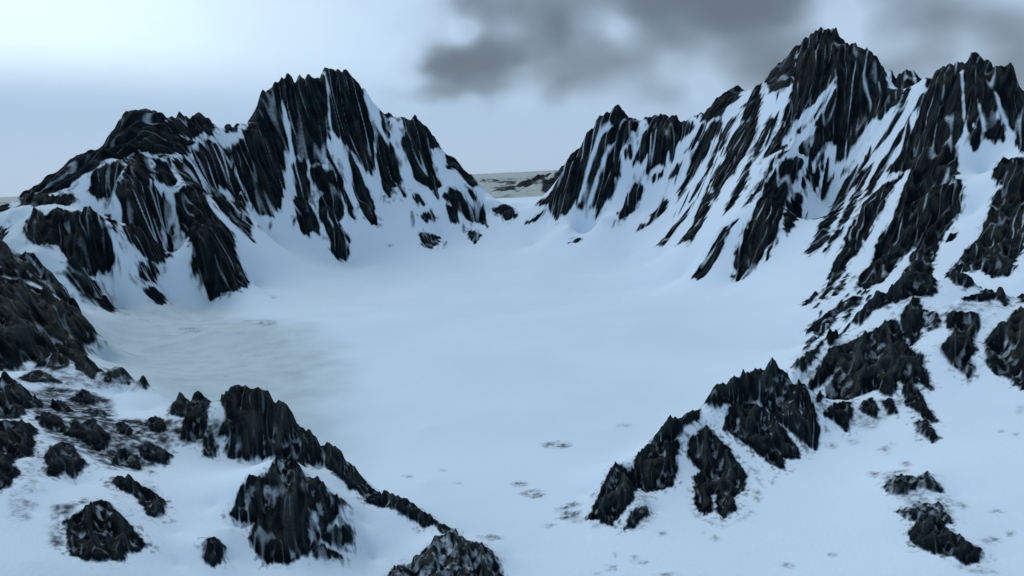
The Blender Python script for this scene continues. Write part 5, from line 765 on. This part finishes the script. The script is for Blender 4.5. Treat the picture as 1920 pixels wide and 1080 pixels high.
        # humps and pinnacles
        for oi, (lam, amp) in enumerate(((.048, .30), (.024, .50), (.0105, .34)) if near else ((.030, .20), (.0145, .46), (.0072, .34))):
            L = lam * D; so = 1 + 1.3 * steep
            cd, cr = cells(wx / L, al / (L * so), 3 + oi)
            cone = (1 - cd * 1.15) * (.35 + .9 * cr); gate = sst(.05 * L, .5 * L, s2)
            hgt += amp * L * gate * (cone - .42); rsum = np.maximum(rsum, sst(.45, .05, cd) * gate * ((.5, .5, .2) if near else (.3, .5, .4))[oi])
        low = sst(.004 * D, -.003 * D, hgt) * sst(0, .012 * D, s2)        # hollows between the humps catch snow
        hgt += (.0016 if near else -.0016) * D * sst(0, .006 * D, s2)
        if k in ('G1', 'G1b', 'G2', 'G4', 'G5', 'G5b'): hgt *= .45
        # thin snow runnels that follow the fall line
        va = np.abs(noise(wx / (.016 * D), al / (.016 * D * st_ * 1.9), 21)); vb = noise(x / (.03 * D), y / (.03 * D), 22)
        run = sst(.15 if near else .11, .0, va) * sst(-.25, .3, vb) * (.25 + .42 * steep) * (.6 if D < 2600 else 1)
        va2 = np.abs(noise(wx / (.0115 * D), al / (.0115 * D * st_ * 2.2), 23)); run2 = sst(.14, .0, va2) * sst(-.3, .25, -vb) * (.2 + .22 * steep) * (.7 if D < 2600 else 1)
        # snow held on the thin places of lightly covered outcrops
        dust = (1 - wt) * 1.9 * sst(-.35, .45, noise(x / (.012 * D), y / (.012 * D), 24) + .6 * noise(x / (.005 * D), y / (.005 * D), 25))
        mk = mk * (1 - np.maximum(run, run2)) * (1 - np.clip(dust, 0, .9))
        if near: mk = mk * (1 - .40 * low * sst(-.25, .35, noise(x / (.011 * D), y / (.011 * D), 29) + .5 * noise(x / (.004 * D), y / (.004 * D), 30)))
        # grit blown and fallen round the foot
        frg = noise(ac / (.0065 * D), al / (.0065 * D * (1 + .6 * steep)), 26) + .45 * noise(ac / (.003 * D), al / (.003 * D * (1 + steep)), 27)
        zone = noise(x / (.035 * D), y / (.035 * D), 28); wd = .026 if near else .010
        mk = np.maximum(mk, sst(-wd * D, .001 * D, s + .010 * D * zone) * sst(-.15, .55, frg + .5 * zone) * .6)
        mk = np.maximum(mk, sst(-.009 * D, .001 * D, s2) * .20)
        better = mk > rock[sl]
        rock[sl] = np.maximum(rock[sl], mk)
        lift[sl] = np.where(np.abs(hgt) > np.abs(lift[sl]), hgt, lift[sl]) + .0012 * D * mk * 0
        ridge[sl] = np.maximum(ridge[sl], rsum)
        b = s > best[sl]; own = b & (s > -.0035 * D)
        ident[sl] = np.where(own, ki, ident[sl]); best[sl] = np.where(b, s, best[sl])
print('outcrops', len(keys), round(time.time() - T_START, 1))
# snow surface: long soft undulations, wind ripple; rougher rubble on the far plain
und = 1.1 * noise(X / 260, Y / 260, 31) + .9 * noise(X / 90, Y / 90, 32) + .25 * noise(X / 28, Y / 28, 33)
Z += und * (1 - sst(8000., 12000., RD))
far = sst(7600., 9500., RD)
hum = sst(-.25, .35, noise(X / 2600, Y / 5200, 41) + .15) * far * sst(42000., 22000., RD)
Z += hum * RD / 12000 * (110 * np.abs(noise(X / 700, Y / 1800, 42)) + 60 * np.abs(noise(X / 260, Y / 700, 43)))
knob = np.exp(-((X - 620 - .02 * RD) / 620) ** 2) * sst(8200., 9800., RD) * sst(17500., 12500., RD)      # low stony hills beyond the saddle
Z += knob * (60 + 420 * np.abs(noise(X / 420, Y / 900, 45)) + 200 * np.abs(noise(X / 170, Y / 350, 46)))
Z += sst(9000., 20000., RD) * (60 * noise(X / 5000, Y / 9000, 44) - 20)
Z += lift
stain = np.zeros_like(Z)
for w, q in STAIN:
    s = poly_sd(X, Y, q); D = float(np.median(np.hypot(*np.array(q, float).T)))
    s = s + .01 * D + .03 * D * noise(X / (.06 * D), Y / (.06 * D), 51)
    stain = np.maximum(stain, w * sst(-.06 * D, .05 * D, s))
plain = sst(6900., 7900., RD + 500 * noise(X / 700, Y / 700, 52))
rub = np.clip(hum + 1.2 * knob, 0, 1.3) * sst(-.25, .35, noise(X / 420, Y / 1500, 53) + .6 * noise(X / 130, Y / 500, 54) + .25 * knob)
spk = sst(.30, .48, noise(X / 95, Y / 60, 55) + .5 * noise(X / 30, Y / 22, 56)) * stain * .25
rock = np.maximum(rock, np.maximum(rub * .75, spk))
stain = np.maximum(stain, plain * (1 + sst(7000., 8600., RD)))
print('surface', round(time.time() - T_START, 1))

# ---------- materials ----------
def ground_material():
    m = bpy.data.materials.new("snow_and_rock"); m.use_nodes = True; t = m.node_tree; t.nodes.clear()
    o = N(t, 'ShaderNodeOutputMaterial'); b = N(t, 'ShaderNodeBsdfPrincipled'); t.links.new(b.outputs[0], o.inputs[0])
    g = N(t, 'ShaderNodeNewGeometry'); pos = g.outputs['Position']
    def attr(n):
        a = N(t, 'ShaderNodeAttribute'); a.attribute_name = n; return a.outputs['Fac']
    ro, rg, sn = attr('rock'), attr('ridge'), attr('stain')
    nA = NOISE(pos, .05, 5, .6, t); nB = NOISE(pos, .012, 4, .6, t); nC = NOISE(pos, .25, 3, .6, t); nD = NOISE(pos, .0025, 3, .5, t)
    snow = MIX(RANGE(nD, .3, .7, tree=t), (.615, .725, .825, 1), (.655, .76, .855, 1), t)
    ice = MIX(RANGE(nB, .35, .65, tree=t), (.40, .49, .525, 1), (.47, .565, .605, 1), t)
    snow = MIX(M('MULTIPLY', sn, .93, clamp=True, tree=t), snow, ice, t)
    snow = MIX(M('SUBTRACT', sn, 1.0, clamp=True, tree=t), snow, (.36, .40, .39, 1), t)
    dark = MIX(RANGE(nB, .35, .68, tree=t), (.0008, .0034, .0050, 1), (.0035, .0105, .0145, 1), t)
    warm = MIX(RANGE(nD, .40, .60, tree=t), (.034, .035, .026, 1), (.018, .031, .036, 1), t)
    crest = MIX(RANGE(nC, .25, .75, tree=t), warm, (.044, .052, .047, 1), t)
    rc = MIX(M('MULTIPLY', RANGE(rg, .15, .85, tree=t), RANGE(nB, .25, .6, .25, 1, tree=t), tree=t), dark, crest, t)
    fac = RANGE(M('ADD', ro, M('MULTIPLY', M('SUBTRACT', nA, .5, tree=t), .30, tree=t), tree=t), .10, .85, tree=t)
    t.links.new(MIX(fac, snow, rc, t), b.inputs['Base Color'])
    b.inputs['Roughness'].default_value = .75; b.inputs['Specular IOR Level'].default_value = .05
    bm = N(t, 'ShaderNodeBump'); bm.inputs['Strength'].default_value = .55; bm.inputs['Distance'].default_value = 3.0
    t.links.new(M('MULTIPLY', M('ADD', nA, M('MULTIPLY', nC, .5, tree=t), tree=t), M('ADD', M('MULTIPLY', fac, 1.6, tree=t), .06, tree=t), tree=t), bm.inputs['Height']); t.links.new(bm.outputs[0], b.inputs['Normal'])
    return m
MAT = ground_material()

# ---------- meshes ----------
Pn = np.stack([X, Y, Z], -1).astype(np.float32)
du = np.empty_like(Pn); dv = np.empty_like(Pn)
du[:, 1:-1] = Pn[:, 2:] - Pn[:, :-2]; du[:, 0] = Pn[:, 1] - Pn[:, 0]; du[:, -1] = Pn[:, -1] - Pn[:, -2]
dv[1:-1] = Pn[2:] - Pn[:-2]; dv[0] = Pn[1] - Pn[0]; dv[-1] = Pn[-1] - Pn[-2]
NRM = np.cross(du, dv); NRM /= np.linalg.norm(NRM, axis=-1, keepdims=True) + 1e-12
del du, dv
ix = np.arange(nr * nc, dtype=np.int32).reshape(nr, nc)
quads = np.stack([ix[:-1, :-1], ix[:-1, 1:], ix[1:, 1:], ix[1:, :-1]], -1).reshape(-1, 4)
quads = quads[:, ::1]
fid = ident[:-1, :-1].reshape(-1)
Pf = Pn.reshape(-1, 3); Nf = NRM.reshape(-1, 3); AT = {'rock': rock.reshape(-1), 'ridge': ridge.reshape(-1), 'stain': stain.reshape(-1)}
def mesh_from(name, sel, origin=None):
    q = quads[sel]; used, inv = np.unique(q, return_inverse=True); inv = inv.reshape(-1).astype(np.int32)
    v = Pf[used].copy(); o = np.zeros(3, np.float32)
    if origin is not None:
        o = np.array([v[:, 0].mean(), v[:, 1].mean(), v[:, 2].min()], np.float32)
    v -= o
    me = bpy.data.meshes.new(name); me.vertices.add(len(v)); me.vertices.foreach_set('co', v.reshape(-1))
    me.loops.add(len(inv)); me.loops.foreach_set('vertex_index', inv)
    me.polygons.add(len(q)); me.polygons.foreach_set('loop_start', np.arange(0, len(inv), 4, dtype=np.int32))
    me.polygons.foreach_set('use_smooth', np.ones(len(q), bool))
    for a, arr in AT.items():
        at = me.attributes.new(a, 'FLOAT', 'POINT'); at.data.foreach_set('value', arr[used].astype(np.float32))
    me.materials.append(MAT); me.update(calc_edges=True)
    me.normals_split_custom_set_from_vertices(Nf[used])
    ob = bpy.data.objects.new(name, me); ob.location = o.tolist(); scene.collection.objects.link(ob)
    return ob
def one_piece(sel):
    """the largest connected patch of the chosen cells"""
    g = sel.reshape(nr - 1, nc - 1); jj, ii = np.nonzero(g)
    if len(jj) == 0: return sel
    j0, i0 = jj.min(), ii.min(); s = np.zeros((jj.max() - j0 + 3, ii.max() - i0 + 3), bool); s[jj - j0 + 1, ii - i0 + 1] = True
    lab = np.where(s, np.arange(s.size).reshape(s.shape) + 1, 0)
    while True:
        n = lab.copy()
        for ax in (0, 1):                                       # sweep labels along runs, then across
            for d in (1, -1):
                n = np.maximum(n, np.where(s, np.roll(n, d, ax), 0))
        for _ in range(6):
            for ax in (0, 1):
                for d in (1, -1): n = np.maximum(n, np.where(s, np.roll(n, d, ax), 0))
        if (n == lab).all(): break
        lab = n
    v, c = np.unique(lab[s], return_counts=True); big = lab == v[c.argmax()]
    out = np.zeros_like(g); out[j0:jj.max() + 1, i0:ii.max() + 1] = big[1:-1, 1:-1]
    return out.reshape(-1)
# only outcrops large enough to lift away keep faces of their own
ground_sel = np.ones(len(quads), bool)
for ki, k in enumerate(keys):
    if k not in LABELS: continue
    sel = one_piece(fid == ki)
    if sel.sum() < 30: print('small', k, sel.sum()); continue
    name, cat, label, group = LABELS[k]
    ob = mesh_from(name, sel, True); ob['label'] = label; ob['category'] = cat
    if group: ob['group'] = group
    ground_sel &= ~sel
snow_ob = mesh_from('snow_terrain', ground_sel); snow_ob['kind'] = 'structure'; snow_ob['label'] = 'pale blue snowfield filling the bowl and draped between the dark rock faces'
print('meshes', round(time.time() - T_START, 1))
